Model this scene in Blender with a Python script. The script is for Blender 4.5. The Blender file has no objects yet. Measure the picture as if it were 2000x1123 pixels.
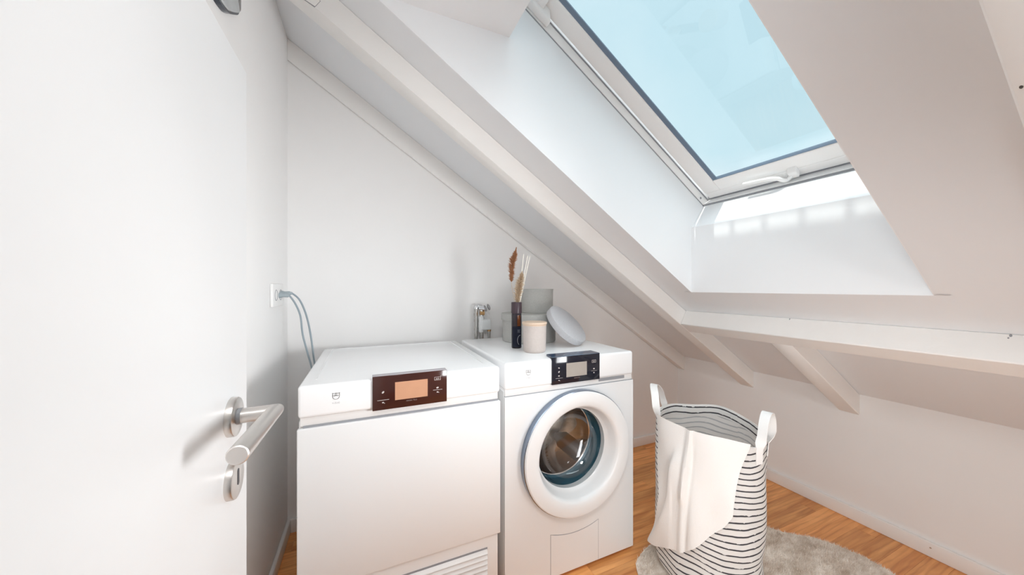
import bpy, bmesh, math, random
import numpy as np
from mathutils import Vector, Matrix
random.seed(7)
rng = np.random.default_rng(7)
SC = bpy.context.scene
COL = SC.collection
PI = math.pi

# ------------------------------------------------------------------ camera
F_PX = 652.0
YAW = math.atan2(285.0, F_PX)
cam_d = bpy.data.cameras.new('camera')
cam = bpy.data.objects.new('camera', cam_d)
COL.objects.link(cam)
cam_d.sensor_fit = 'HORIZONTAL'
cam_d.sensor_width = 36.0
cam_d.lens = F_PX / 2000.0 * 36.0
cam_d.clip_start = 0.01
cam_d.clip_end = 200
cam.location = (0, 0, 1.123)
cam.rotation_euler = (PI / 2, 0, -YAW)
SC.camera = cam

# ------------------------------------------------------------------ sky, sun, lamps, exposure
world = bpy.data.worlds.new('sky')
SC.world = world
world.use_nodes = True
wn, wl = world.node_tree.nodes, world.node_tree.links
wn.clear()
w_out = wn.new('ShaderNodeOutputWorld')
w_bg = wn.new('ShaderNodeBackground')
w_tc = wn.new('ShaderNodeTexCoord')
w_sep = wn.new('ShaderNodeSeparateXYZ')
w_ramp = wn.new('ShaderNodeValToRGB')
w_noise = wn.new('ShaderNodeTexNoise')
w_cr = wn.new('ShaderNodeValToRGB')
w_mix = wn.new('ShaderNodeMix')
w_mix.data_type = 'RGBA'
wl.new(w_tc.outputs['Generated'], w_sep.inputs[0])
w_wob = wn.new('ShaderNodeMath')
w_wob.operation = 'MULTIPLY_ADD'          # clouds along the horizon with an uneven top
w_wob.inputs[1].default_value = -0.16
w_add = wn.new('ShaderNodeMath')
w_add.inputs[1].default_value = 0.08
wl.new(w_noise.outputs['Fac'], w_wob.inputs[0])
wl.new(w_sep.outputs['Z'], w_wob.inputs[2])
wl.new(w_wob.outputs[0], w_add.inputs[0])
wl.new(w_add.outputs[0], w_ramp.inputs[0])
e = w_ramp.color_ramp.elements
e[0].position = 0.0; e[0].color = (0.70, 0.755, 0.80, 1)
e[1].position = 0.75; e[1].color = (0.49, 0.655, 0.735, 1)
for p_, c_ in ((0.25, (0.67, 0.735, 0.785)), (0.33, (0.49, 0.66, 0.73))):
    w_ramp.color_ramp.elements.new(p_).color = (*c_, 1)
wl.new(w_tc.outputs['Generated'], w_noise.inputs['Vector'])
w_noise.inputs['Scale'].default_value = 1.6
w_noise.inputs['Detail'].default_value = 5
wl.new(w_noise.outputs['Fac'], w_cr.inputs[0])
w_cr.color_ramp.elements[0].position = 0.42; w_cr.color_ramp.elements[0].color = (0, 0, 0, 1)
w_cr.color_ramp.elements[1].position = 0.80; w_cr.color_ramp.elements[1].color = (0.8, 0.8, 0.8, 1)
wl.new(w_cr.outputs[0], w_mix.inputs['Factor'])
wl.new(w_ramp.outputs[0], w_mix.inputs[6])
w_mix.inputs[7].default_value = (0.74, 0.80, 0.84, 1)
wl.new(w_mix.outputs[2], w_bg.inputs['Color'])
w_bg.inputs['Strength'].default_value = 1.30
wl.new(w_bg.outputs[0], w_out.inputs[0])


def lamp(name, kind, loc, direction, energy, color, **kw):
    d = bpy.data.lights.new(name, kind)
    d.energy = energy
    d.color = color
    for k, v in kw.items():
        setattr(d, k, v)
    o = bpy.data.objects.new(name, d)
    o.location = loc
    o.rotation_euler = Vector(direction).to_track_quat('-Z', 'Y').to_euler()
    COL.objects.link(o)
    return o


SUN_DIR = Vector((1.0, -0.04, -2.0)).normalized()
lamp('sun', 'SUN', (-3, 0, 6), SUN_DIR, 3.3, (1.0, 0.97, 0.92), angle=math.radians(0.53))
# added wide overhead lamp that strengthens the light through the skylight
lamp('sky_fill', 'SUN', (-3, 1, 6), (0.06, 0.06, -1.0), 4.8, (0.93, 0.97, 1.0), angle=math.radians(85))
# added fill in the door opening, aimed to brighten the knee wall
lamp('doorway_fill', 'AREA', (0.62, -0.17, 0.50), (1.0, 1.10, -0.06), 4.9, (0.965, 0.985, 1.0),
     shape='RECTANGLE', size=0.4, size_y=0.8, spread=math.radians(120))
# added fill behind the camera, brightens the left wall; no window there
lamp('left_wall_fill', 'AREA', (1.05, -0.15, 0.98), (-1.43, 1.34, 0.13), 6.0, (0.97, 0.985, 1.0),
     shape='RECTANGLE', size=0.4, size_y=0.35, spread=math.radians(80))
# added fill above the camera, tilted towards the dim back right corner
lamp('overhead_fill', 'AREA', (0.0, -0.08, 1.85), (0.70, 0.80, -0.82), 3.7, (0.985, 0.99, 1.0),
     shape='RECTANGLE', size=0.25, size_y=0.25, spread=math.radians(125))

SC.view_settings.view_transform = 'Standard'
SC.view_settings.look = 'None'
SC.view_settings.gamma = 1.0
SC.view_settings.use_curve_mapping = False
SC.view_settings.exposure = 0.0
SC.cycles.use_denoising = True
SC.cycles.max_bounces = 14
SC.cycles.diffuse_bounces = 8
SC.cycles.transparent_max_bounces = 16

# ------------------------------------------------------------------ materials


def mat(name, color=(0.8, 0.8, 0.8), rough=0.5, metal=0.0, spec=0.5, bump=0.0, bscale=60.0, var=0.0, vscale=6.0,
        coat=0.0, trans=0.0, ior=1.45, stretch=(1, 1, 1)):
    m = bpy.data.materials.new(name)
    m.use_nodes = True
    nt = m.node_tree
    b = nt.nodes['Principled BSDF']
    b.inputs['Base Color'].default_value = (*color, 1)
    b.inputs['Roughness'].default_value = rough
    b.inputs['Metallic'].default_value = metal
    b.inputs['Specular IOR Level'].default_value = spec
    b.inputs['Coat Weight'].default_value = coat
    b.inputs['Transmission Weight'].default_value = trans
    b.inputs['IOR'].default_value = ior
    geo = nt.nodes.new('ShaderNodeNewGeometry')
    mp = nt.nodes.new('ShaderNodeMapping')
    mp.inputs['Scale'].default_value = stretch
    nt.links.new(geo.outputs['Position'], mp.inputs['Vector'])
    if var > 0:
        n = nt.nodes.new('ShaderNodeTexNoise')
        n.inputs['Scale'].default_value = vscale
        n.inputs['Detail'].default_value = 4
        nt.links.new(mp.outputs[0], n.inputs['Vector'])
        mx = nt.nodes.new('ShaderNodeMix')
        mx.data_type = 'RGBA'
        mx.inputs[6].default_value = (*[c * (1 - var) for c in color], 1)
        mx.inputs[7].default_value = (*[min(1, c * (1 + var)) for c in color], 1)
        nt.links.new(n.outputs['Fac'], mx.inputs['Factor'])
        nt.links.new(mx.outputs[2], b.inputs['Base Color'])
    if bump > 0:
        n2 = nt.nodes.new('ShaderNodeTexNoise')
        n2.inputs['Scale'].default_value = bscale
        n2.inputs['Detail'].default_value = 3
        nt.links.new(mp.outputs[0], n2.inputs['Vector'])
        bp = nt.nodes.new('ShaderNodeBump')
        bp.inputs['Strength'].default_value = bump
        bp.inputs['Distance'].default_value = 0.002
        nt.links.new(n2.outputs['Fac'], bp.inputs['Height'])
        nt.links.new(bp.outputs[0], b.inputs['Normal'])
    return m


M = {}
M['wall'] = mat('wall_paint', (0.885, 0.882, 0.876), 0.75, bump=0.08, bscale=90, var=0.012, spec=0.25)
M['ceiling'] = mat('ceiling_paint', (0.825, 0.845, 0.865), 0.75, bump=0.06, bscale=50, var=0.012, spec=0.25)
M['beam'] = mat('beam_paint', (0.875, 0.865, 0.845), 0.55, bump=0.15, bscale=30, var=0.025, stretch=(1, 3, 3), spec=0.3)
M['trim'] = mat('baseboard_paint', (0.87, 0.86, 0.84), 0.45, var=0.015)
M['reveal'] = mat('skylight_lining', (0.875, 0.89, 0.905), 0.6, var=0.01, spec=0.3)
M['pvc'] = mat('window_frame_white', (0.93, 0.93, 0.925), 0.35, var=0.008)
M['gasket'] = mat('glazing_gasket_grey', (0.16, 0.22, 0.30), 0.35, var=0.05)
M['gap'] = mat('dark_gap', (0.08, 0.075, 0.07), 0.8, var=0.1)
M['door'] = mat('door_white_lacquer', (0.80, 0.81, 0.815), 0.35, bump=0.02, bscale=40, var=0.006)
M['steel'] = mat('brushed_steel', (0.66, 0.63, 0.60), 0.30, metal=1.0, bump=0.03, bscale=300, stretch=(1, 20, 20))
M['steel_end'] = mat('satin_steel', (0.80, 0.76, 0.73), 0.42, metal=0.85, var=0.02)
M['chrome'] = mat('chrome', (0.75, 0.76, 0.78), 0.12, metal=1.0, var=0.02)
M['dark'] = mat('dark_plastic', (0.03, 0.03, 0.035), 0.45, var=0.1)
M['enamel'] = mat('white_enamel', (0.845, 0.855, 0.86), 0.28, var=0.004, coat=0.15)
M['enamel_lit_top'] = mat('white_enamel_lit_top', (0.93, 0.94, 0.95), 0.22, var=0.004, coat=0.2)  # same enamel made lighter to put extra brightness on the tops
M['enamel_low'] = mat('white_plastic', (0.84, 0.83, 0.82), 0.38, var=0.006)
M['seam'] = mat('seam_shadow_grey', (0.30, 0.31, 0.33), 0.6, var=0.05)
M['glass_floor_tint'] = mat('dark_glass_floor_tint', (0.052, 0.016, 0.012), 0.10, spec=0.5, var=0.15, vscale=25)  # brown of the reflected floor is put into the glass colour
M['blueglass'] = mat('blue_black_glass', (0.010, 0.012, 0.022), 0.08, spec=0.6, var=0.1)
M['panel_top'] = mat('display_cap_sky_tint', (0.02, 0.05, 0.11), 0.07, spec=0.9, var=0.1)  # blue of the reflected sky is put into the cap's colour
M['panel_top_grey'] = mat('display_cap_grey', (0.45, 0.42, 0.45), 0.2, var=0.03)
M['lcd_floor_tint'] = mat('lcd_reflected_floor', (0.60, 0.33, 0.205), 0.25, var=0.06, vscale=30)  # warm reflection of the floor is painted in as the screen colour
M['lcd_grey'] = mat('lcd_greige', (0.40, 0.365, 0.33), 0.2, var=0.04, vscale=30)
M['print'] = mat('panel_print', (0.62, 0.58, 0.56), 0.5, var=0.03)
M['print_dim'] = mat('panel_print_dim', (0.28, 0.22, 0.20), 0.5, var=0.03)
M['logo'] = mat('logo_grey', (0.50, 0.50, 0.51), 0.5, var=0.03)
M['ring_side'] = mat('door_ring_side_metal', (0.26, 0.31, 0.39), 0.25, metal=1.0, var=0.03)
M['rubber'] = mat('gasket_blue_grey', (0.05, 0.15, 0.21), 0.25, var=0.15, vscale=20, spec=0.7)
M['drum'] = mat('drum_steel', (0.55, 0.42, 0.33), 0.25, metal=1.0, bump=0.3, bscale=220, var=0.1, vscale=15)
M['drum_rim'] = mat('drum_rim_steel', (0.85, 0.82, 0.80), 0.15, metal=1.0, var=0.02)
M['paddle'] = mat('drum_paddle_grey', (0.45, 0.41, 0.40), 0.4, var=0.05)
M['linen'] = mat('grey_linen', (0.47, 0.47, 0.45), 0.9, bump=0.9, bscale=300, var=0.25, vscale=330, spec=0.1)
M['linen_light'] = mat('light_grey_linen', (0.56, 0.56, 0.58), 0.9, bump=0.9, bscale=300, var=0.22, vscale=330, spec=0.1)
M['bottle'] = mat('amber_black_glass', (0.022, 0.016, 0.022), 0.12, var=0.1, spec=0.6)
M['bottle_cap'] = mat('plum_cap', (0.055, 0.035, 0.045), 0.35, var=0.1)
M['amber'] = mat('amber_window', (0.24, 0.07, 0.02), 0.15, var=0.2, vscale=60)
M['label'] = mat('navy_label', (0.015, 0.02, 0.045), 0.4, var=0.1)
M['white_print'] = mat('white_print', (0.55, 0.55, 0.58), 0.6, var=0.02)
M['wood_lid'] = mat('pale_wood', (0.72, 0.56, 0.43), 0.55, var=0.08, vscale=30, stretch=(1, 6, 1))
M['ceramic'] = mat('blush_ceramic', (0.60, 0.535, 0.50), 0.55, bump=1.0, bscale=160, var=0.05, vscale=90)
M['pampas'] = mat('pampas_rust', (0.42, 0.20, 0.10), 0.9, var=0.35, vscale=130)
M['pampas_pale'] = mat('pampas_straw', (0.62, 0.49, 0.35), 0.9, var=0.2, vscale=130)
M['reed'] = mat('reed_cream', (0.95, 0.92, 0.84), 0.7, var=0.04)
M['strap'] = mat('white_canvas', (0.86, 0.86, 0.85), 0.85, bump=0.3, bscale=500, var=0.02)
M['towel'] = mat('white_cotton', (0.85, 0.85, 0.835), 0.95, bump=0.35, bscale=350, var=0.015, spec=0.1)
M['cable'] = mat('grey_cable', (0.30, 0.36, 0.40), 0.5, var=0.05)
M['plug'] = mat('grey_plug', (0.36, 0.42, 0.45), 0.45, var=0.05)
M['socket'] = mat('socket_white', (0.86, 0.86, 0.85), 0.35, var=0.01)
M['brass'] = mat('brass', (0.55, 0.33, 0.15), 0.3, metal=0.9, var=0.1, vscale=60)
M['pipe'] = mat('steel_pipe', (0.50, 0.49, 0.47), 0.28, metal=1.0, var=0.15, vscale=60)
M['valve_white'] = mat('valve_plastic', (0.72, 0.74, 0.74), 0.4, var=0.03)
M['concrete'] = mat('render_white', (0.7, 0.7, 0.68), 0.8, var=0.05)
M['fix_rim'] = mat('fixture_rim', (0.05, 0.06, 0.08), 0.2, metal=0.6, var=0.1)
M['fix_glass'] = mat('fixture_glass', (0.62, 0.65, 0.66), 0.08, metal=0.5, var=0.12, vscale=40)
M['fix_plate'] = mat('fixture_plate', (0.30, 0.29, 0.29), 0.3, metal=0.5, var=0.05)


def schlick(nt, mix, r0, r1):
    lw = nt.nodes.new('ShaderNodeLayerWeight')
    lw.inputs[0].default_value = 0.5
    pw = nt.nodes.new('ShaderNodeMath'); pw.operation = 'POWER'; pw.inputs[1].default_value = 5.0
    nt.links.new(lw.outputs['Facing'], pw.inputs[0])
    ma = nt.nodes.new('ShaderNodeMath'); ma.operation = 'MULTIPLY_ADD'
    ma.inputs[1].default_value = r1 - r0; ma.inputs[2].default_value = r0
    nt.links.new(pw.outputs[0], ma.inputs[0])
    nt.links.new(ma.outputs[0], mix.inputs[0])


def pane_mat():
    m = bpy.data.materials.new('window_glass')
    m.use_nodes = True
    nt = m.node_tree
    nt.nodes.clear()
    out = nt.nodes.new('ShaderNodeOutputMaterial')
    mix = nt.nodes.new('ShaderNodeMixShader')
    tr = nt.nodes.new('ShaderNodeBsdfTransparent')
    tr.inputs[0].default_value = (0.95, 0.98, 0.98, 1)
    gl = nt.nodes.new('ShaderNodeBsdfGlossy')
    gl.inputs['Roughness'].default_value = 0.01
    schlick(nt, mix, 0.04, 0.8)
    nt.links.new(tr.outputs[0], mix.inputs[1])
    nt.links.new(gl.outputs[0], mix.inputs[2])
    nt.links.new(mix.outputs[0], out.inputs[0])
    return m


M['pane'] = pane_mat()


def bowl_mat():
    m = bpy.data.materials.new('door_bowl_glass')
    m.use_nodes = True
    nt = m.node_tree
    nt.nodes.clear()
    out = nt.nodes.new('ShaderNodeOutputMaterial')
    mix = nt.nodes.new('ShaderNodeMixShader')
    tr = nt.nodes.new('ShaderNodeBsdfTransparent')
    tr.inputs[0].default_value = (0.93, 0.96, 0.97, 1)
    gl = nt.nodes.new('ShaderNodeBsdfGlossy')
    gl.inputs['Roughness'].default_value = 0.03
    schlick(nt, mix, 0.13, 0.9)
    nt.links.new(tr.outputs[0], mix.inputs[1])
    nt.links.new(gl.outputs[0], mix.inputs[2])
    nt.links.new(mix.outputs[0], out.inputs[0])
    return m


M['bowl'] = bowl_mat()


def wood_mat():
    m = bpy.data.materials.new('oak_strip')
    m.use_nodes = True
    nt = m.node_tree
    b = nt.nodes['Principled BSDF']
    N = nt.nodes.new
    L = nt.links.new
    geo = N('ShaderNodeNewGeometry')
    oi = N('ShaderNodeObjectInfo')
    mul = N('ShaderNodeMath'); mul.operation = 'MULTIPLY'; mul.inputs[1].default_value = 37.0
    L(oi.outputs['Random'], mul.inputs[0])
    add = N('ShaderNodeVectorMath'); add.operation = 'ADD'
    L(geo.outputs['Position'], add.inputs[0]); L(mul.outputs[0], add.inputs[1])
    mp = N('ShaderNodeMapping'); mp.inputs['Scale'].default_value = (3.0, 26.0, 26.0)
    L(add.outputs[0], mp.inputs[0])
    n = N('ShaderNodeTexNoise'); n.inputs['Scale'].default_value = 1.0; n.inputs['Detail'].default_value = 6
    n.inputs['Distortion'].default_value = 0.8
    L(mp.outputs[0], n.inputs['Vector'])
    wv = N('ShaderNodeTexWave'); wv.wave_type = 'BANDS'; wv.bands_direction = 'Y'
    wv.inputs['Scale'].default_value = 0.55; wv.inputs['Distortion'].default_value = 9.0
    wv.inputs['Detail'].default_value = 3; wv.inputs['Detail Scale'].default_value = 1.2
    L(mp.outputs[0], wv.inputs['Vector'])
    r = N('ShaderNodeValToRGB')
    r.color_ramp.elements[0].position = 0.25; r.color_ramp.elements[0].color = (0.54, 0.195, 0.052, 1)
    r.color_ramp.elements[1].position = 0.75; r.color_ramp.elements[1].color = (0.90, 0.46, 0.165, 1)
    L(n.outputs['Fac'], r.inputs[0])
    mx = N('ShaderNodeMix'); mx.data_type = 'RGBA'; mx.blend_type = 'MULTIPLY'
    rw = N('ShaderNodeValToRGB')
    rw.color_ramp.elements[0].position = 0.0; rw.color_ramp.elements[0].color = (0.76, 0.66, 0.58, 1)
    rw.color_ramp.elements[1].position = 0.35; rw.color_ramp.elements[1].color = (1, 1, 1, 1)
    L(wv.outputs['Fac'], rw.inputs[0])
    mx.inputs['Factor'].default_value = 0.55
    L(r.outputs[0], mx.inputs[6]); L(rw.outputs[0], mx.inputs[7])
    hs = N('ShaderNodeHueSaturation')
    mr = N('ShaderNodeMapRange'); mr.inputs[3].default_value = 0.92; mr.inputs[4].default_value = 1.32
    L(oi.outputs['Random'], mr.inputs[0]); L(mr.outputs[0], hs.inputs['Value'])
    L(mx.outputs[2], hs.inputs['Color'])
    L(hs.outputs[0], b.inputs['Base Color'])
    b.inputs['Roughness'].default_value = 0.33
    return m


M['oak'] = wood_mat()


def stripe_mat(name, dark, amount, top_only=False):
    """white canvas with hand-drawn dark stripes printed at an even pitch in height"""
    m = bpy.data.materials.new(name)
    m.use_nodes = True
    nt = m.node_tree
    b = nt.nodes['Principled BSDF']
    N = nt.nodes.new
    L = nt.links.new
    uv = N('ShaderNodeUVMap')          # u = along the girth in m, v = height on the cloth in m
    sep = N('ShaderNodeSeparateXYZ')
    L(uv.outputs[0], sep.inputs[0])
    n = N('ShaderNodeTexNoise'); n.inputs['Scale'].default_value = 9.0; n.inputs['Detail'].default_value = 3
    L(uv.outputs[0], n.inputs['Vector'])
    wob = N('ShaderNodeMath'); wob.operation = 'MULTIPLY_ADD'
    wob.inputs[1].default_value = 0.016
    L(n.outputs['Fac'], wob.inputs[0]); L(sep.outputs['Y'], wob.inputs[2])
    dv = N('ShaderNodeMath'); dv.operation = 'DIVIDE'; dv.inputs[1].default_value = 0.0215
    L(wob.outputs[0], dv.inputs[0])
    fr = N('ShaderNodeMath'); fr.operation = 'FRACT'
    L(dv.outputs[0], fr.inputs[0])
    # breaks in the strokes
    n2 = N('ShaderNodeTexNoise'); n2.inputs['Scale'].default_value = 45.0; n2.inputs['Detail'].default_value = 2
    L(uv.outputs[0], n2.inputs['Vector'])
    wid = N('ShaderNodeMapRange'); wid.inputs[1].default_value = 0.24; wid.inputs[2].default_value = 0.42
    wid.inputs[3].default_value = 0.03; wid.inputs[4].default_value = 0.23
    L(n2.outputs['Fac'], wid.inputs[0])
    lt = N('ShaderNodeMath'); lt.operation = 'LESS_THAN'
    L(fr.outputs[0], lt.inputs[0]); L(wid.outputs[0], lt.inputs[1])
    am = N('ShaderNodeMath'); am.operation = 'MULTIPLY'; am.inputs[1].default_value = amount
    L(lt.outputs[0], am.inputs[0])
    mx = N('ShaderNodeMix'); mx.data_type = 'RGBA'
    mx.inputs[6].default_value = (0.95, 0.945, 0.93, 1)
    mx.inputs[7].default_value = (*dark, 1)
    L(am.outputs[0], mx.inputs['Factor'])
    L(mx.outputs[2], b.inputs['Base Color'])
    b.inputs['Roughness'].default_value = 0.9
    b.inputs['Specular IOR Level'].default_value = 0.1
    tl = N('ShaderNodeBsdfTranslucent')          # thin canvas lets light through
    L(mx.outputs[2], tl.inputs['Color'])
    ms = N('ShaderNodeMixShader'); ms.inputs[0].default_value = 0.38
    L(b.outputs[0], ms.inputs[1]); L(tl.outputs[0], ms.inputs[2])
    L(ms.outputs[0], nt.nodes['Material Output'].inputs['Surface'])
    return m


M['stripe_out'] = stripe_mat('striped_canvas', (0.035, 0.035, 0.045), 0.95)
M['stripe_in'] = stripe_mat('striped_canvas_reverse', (0.56, 0.58, 0.60), 0.8)


def rug_mat(name, tip):
    m = bpy.data.materials.new(name)
    m.use_nodes = True
    nt = m.node_tree
    b = nt.nodes['Principled BSDF']
    N = nt.nodes.new
    L = nt.links.new
    geo = N('ShaderNodeNewGeometry')
    mp = N('ShaderNodeMapping'); mp.inputs['Scale'].default_value = (9, 16, 0)
    mp.inputs['Rotation'].default_value = (0, 0, 0.5)
    L(geo.outputs['Position'], mp.inputs[0])
    n = N('ShaderNodeTexNoise'); n.inputs['Scale'].default_value = 1.0; n.inputs['Detail'].default_value = 8
    n.inputs['Roughness'].default_value = 0.75
    L(mp.outputs[0], n.inputs['Vector'])
    r = N('ShaderNodeValToRGB')
    r.color_ramp.elements[0].position = 0.36; r.color_ramp.elements[0].color = (0.64, 0.54, 0.44, 1)
    r.color_ramp.elements[1].position = 0.62; r.color_ramp.elements[1].color = (0.97, 0.92, 0.85, 1)
    L(n.outputs['Fac'], r.inputs[0])
    L(r.outputs[0], b.inputs['Base Color'])
    b.inputs['Roughness'].default_value = 0.95
    b.inputs['Specular IOR Level'].default_value = 0.1
    return m


M['rug'] = rug_mat('rug_pile', True)

# ------------------------------------------------------------------ mesh helpers


def obj(name, bm, m, parent=None, smooth=False, label=None, kind=None):
    bmesh.ops.recalc_face_normals(bm, faces=bm.faces[:])
    me = bpy.data.meshes.new(name)
    bm.to_mesh(me)
    bm.free()
    o = bpy.data.objects.new(name, me)
    COL.objects.link(o)
    for mm in (m if isinstance(m, (list, tuple)) else [m]):
        me.materials.append(mm)
    if smooth:
        for p in me.polygons:
            p.use_smooth = True
        try:
            me.set_sharp_from_angle(angle=math.radians(smooth if smooth is not True else 40))
        except Exception:
            pass
    if parent is not None:
        o.parent = parent
        o.matrix_parent_inverse = parent_world(parent).inverted()
    if label:
        o['label'] = label
    if kind:
        o['kind'] = kind
    return o


def parent_world(p):
    mtx = Matrix.LocRotScale(p.location, p.rotation_euler, p.scale)
    if p.parent is not None:
        mtx = parent_world(p.parent) @ p.matrix_parent_inverse @ mtx
    return mtx


def thing(name, label, cat, loc=(0, 0, 0), group=None):
    o = bpy.data.objects.new(name, None)
    o.empty_display_size = 0.05
    o.location = loc
    COL.objects.link(o)
    return tag(o, label, cat, group)


def tag(o, label, cat, group=None):
    o['label'] = label
    o['category'] = cat
    if group:
        o['group'] = group
    return o


def struct(o):
    o['kind'] = 'structure'
    return o


def hexa(bm, pts, bevel=0.0, seg=2):
    """pts: 8 points, bottom ring 0-3 then top ring 4-7"""
    v = [bm.verts.new(p) for p in pts]
    fs = [(0, 3, 2, 1), (4, 5, 6, 7), (0, 1, 5, 4), (1, 2, 6, 5), (2, 3, 7, 6), (3, 0, 4, 7)]
    faces = [bm.faces.new([v[i] for i in f]) for f in fs]
    if bevel > 0:
        es = set()
        for f in faces:
            es.update(f.edges)
        bmesh.ops.bevel(bm, geom=list(es), offset=bevel, segments=seg, profile=0.5, affect='EDGES', clamp_overlap=True)


def box(bm, x0, x1, y0, y1, z0, z1, bevel=0.0, seg=2):
    hexa(bm, [(x0, y0, z0), (x1, y0, z0), (x1, y1, z0), (x0, y1, z0),
              (x0, y0, z1), (x1, y0, z1), (x1, y1, z1), (x0, y1, z1)], bevel, seg)


def nb():
    return bmesh.new()


def bxo(name, dims, m, parent=None, bevel=0.0, seg=2, label=None, smooth=True):
    bm = nb()
    box(bm, *dims, bevel=bevel, seg=seg)
    return obj(name, bm, m, parent, smooth=(50 if bevel and smooth else False), label=label)


def lathe(bm, prof, n=64, mtx=None, cap=False, mat_fn=None):
    """prof: list of (r, z); revolved about Z, then mtx"""
    mtx = mtx or Matrix()
    rings = []
    for r, z in prof:
        if r < 1e-6:
            rings.append([bm.verts.new(mtx @ Vector((0, 0, z)))])
        else:
            rings.append([bm.verts.new(mtx @ Vector((r * math.cos(2 * PI * k / n), r * math.sin(2 * PI * k / n), z)))
                          for k in range(n)])
    for i in range(len(rings) - 1):
        a, b = rings[i], rings[i + 1]
        for k in range(n):
            k2 = (k + 1) % n
            if len(a) == 1 and len(b) == 1:
                continue
            if len(a) == 1:
                f = bm.faces.new((a[0], b[k], b[k2]))
            elif len(b) == 1:
                f = bm.faces.new((a[k], a[k2], b[0]))
            else:
                f = bm.faces.new((a[k], a[k2], b[k2], b[k]))
            if mat_fn:
                f.material_index = mat_fn(i)
    return rings


def tube(bm, pts, r, n=12, cap=True, flat=None):
    """sweep a circle (or ellipse flat=(ra, rb)) along pts; r scalar or list"""
    pts = [Vector(p) for p in pts]
    rs = r if isinstance(r, (list, tuple)) else [r] * len(pts)
    rings = []
    up = None
    for i, p in enumerate(pts):
        if i == 0:
            t = pts[1] - pts[0]
        elif i == len(pts) - 1:
            t = pts[-1] - pts[-2]
        else:
            t = (pts[i + 1] - pts[i]).normalized() + (pts[i] - pts[i - 1]).normalized()
        t.normalize()
        if up is None:
            ref = Vector((0, 0, 1)) if abs(t.z) < 0.9 else Vector((1, 0, 0))
            a = t.cross(ref).normalized()
        else:
            a = (up - t * up.dot(t)).normalized()
        up = a
        b = t.cross(a)
        sc = 1.0
        if 0 < i < len(pts) - 1:
            c = max(0.35, t.dot((pts[i + 1] - pts[i]).normalized()))
            sc = 1.0
        rings.append([bm.verts.new(p + (a * math.cos(2 * PI * k / n) + b * math.sin(2 * PI * k / n)) * rs[i] * sc)
                      for k in range(n)])
    for i in range(len(rings) - 1):
        for k in range(n):
            k2 = (k + 1) % n
            bm.faces.new((rings[i][k], rings[i][k2], rings[i + 1][k2], rings[i + 1][k]))
    if cap:
        bm.faces.new(rings[0][::-1])
        bm.faces.new(rings[-1])


def spline(pts, n=8):
    """Catmull-Rom through pts"""
    P = [Vector(p) for p in pts]
    P = [2 * P[0] - P[1]] + P + [2 * P[-1] - P[-2]]
    out = []
    for i in range(1, len(P) - 2):
        for k in range(n):
            t = k / n
            a, b, c, d = P[i - 1], P[i], P[i + 1], P[i + 2]
            out.append(0.5 * ((2 * b) + (c - a) * t + (2 * a - 5 * b + 4 * c - d) * t * t + (3 * b - a - 3 * c + d) * t ** 3))
    out.append(P[-2])
    return out


def prism_xz(bm, poly, y0, y1):
    """poly of (x, z) extruded between y0 and y1"""
    a = [bm.verts.new((x, y0, z)) for x, z in poly]
    b = [bm.verts.new((x, y1, z)) for x, z in poly]
    bm.faces.new(a)
    bm.faces.new(b[::-1])
    n = len(poly)
    for i in range(n):
        j = (i + 1) % n
        bm.faces.new((a[j], a[i], b[i], b[j]))


def text_obj(name, body, size, loc, m, parent, depth=0.0003):
    """lettering lying on a front that faces -Y"""
    cu = bpy.data.curves.new(name, 'FONT')
    cu.body = body
    cu.size = size
    cu.align_x = 'CENTER'
    cu.align_y = 'CENTER'
    cu.extrude = depth
    t = bpy.data.objects.new(name, cu)
    COL.objects.link(t)
    dg = bpy.context.evaluated_depsgraph_get()
    me = bpy.data.meshes.new_from_object(t.evaluated_get(dg))
    bpy.data.objects.remove(t)
    bpy.data.curves.remove(cu)
    me.transform(Matrix.Translation(loc) @ Matrix.Rotation(PI / 2, 4, 'X'))
    o = bpy.data.objects.new(name, me)
    COL.objects.link(o)
    me.materials.clear()
    me.materials.append(m)
    o.parent = parent
    o.matrix_parent_inverse = parent_world(parent).inverted()
    return o


# ------------------------------------------------------------------ room dimensions
XL, XR = -0.33, 2.165            # left wall, knee wall
YB, YF = 1.815, -0.22            # back wall, wall with the door
SL = 0.662                       # roof slope


def zc(x):                       # underside of the ceiling boards
    return 0.611 + SL * (XR - x)


def zr(x):                       # underside of the rafters
    return 0.511 + SL * (XR - x)


# --- floor with its strips
fl = struct(bxo('floor', (XL - 0.1, XR + 0.1, YF - 1.4, YB + 0.1, -0.06, -0.012), M['gap']))
strip_me = None
ROW = 0.0685
y = YB
row = 0
while y > YF - 0.02:
    y1, y0 = y, max(y - ROW, YF - 0.03)
    x = XL - random.uniform(0.0, 0.45)
    while x < XR:
        ln = random.uniform(0.38, 0.62)
        xa, xb = max(x, XL), min(x + ln, XR)
        x += ln
        if xb - xa < 0.03:
            continue
        if strip_me is None:
            bm = nb()
            box(bm, -0.5, 0.5, -0.5, 0.5, -0.012, 0.0)
            strip_me = bpy.data.meshes.new('floor_strip')
            bmesh.ops.recalc_face_normals(bm, faces=bm.faces[:])
            bm.to_mesh(strip_me)
            bm.free()
            strip_me.materials.append(M['oak'])
        o = bpy.data.objects.new('floor_strip', strip_me)
        o.scale = (xb - xa - 0.0007, y1 - y0 - 0.0006, 1)
        o.location = ((xa + xb) / 2, (y0 + y1) / 2, random.uniform(-0.0003, 0.0))
        COL.objects.link(o)
        o.parent = fl
    y -= ROW
    row += 1

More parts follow.
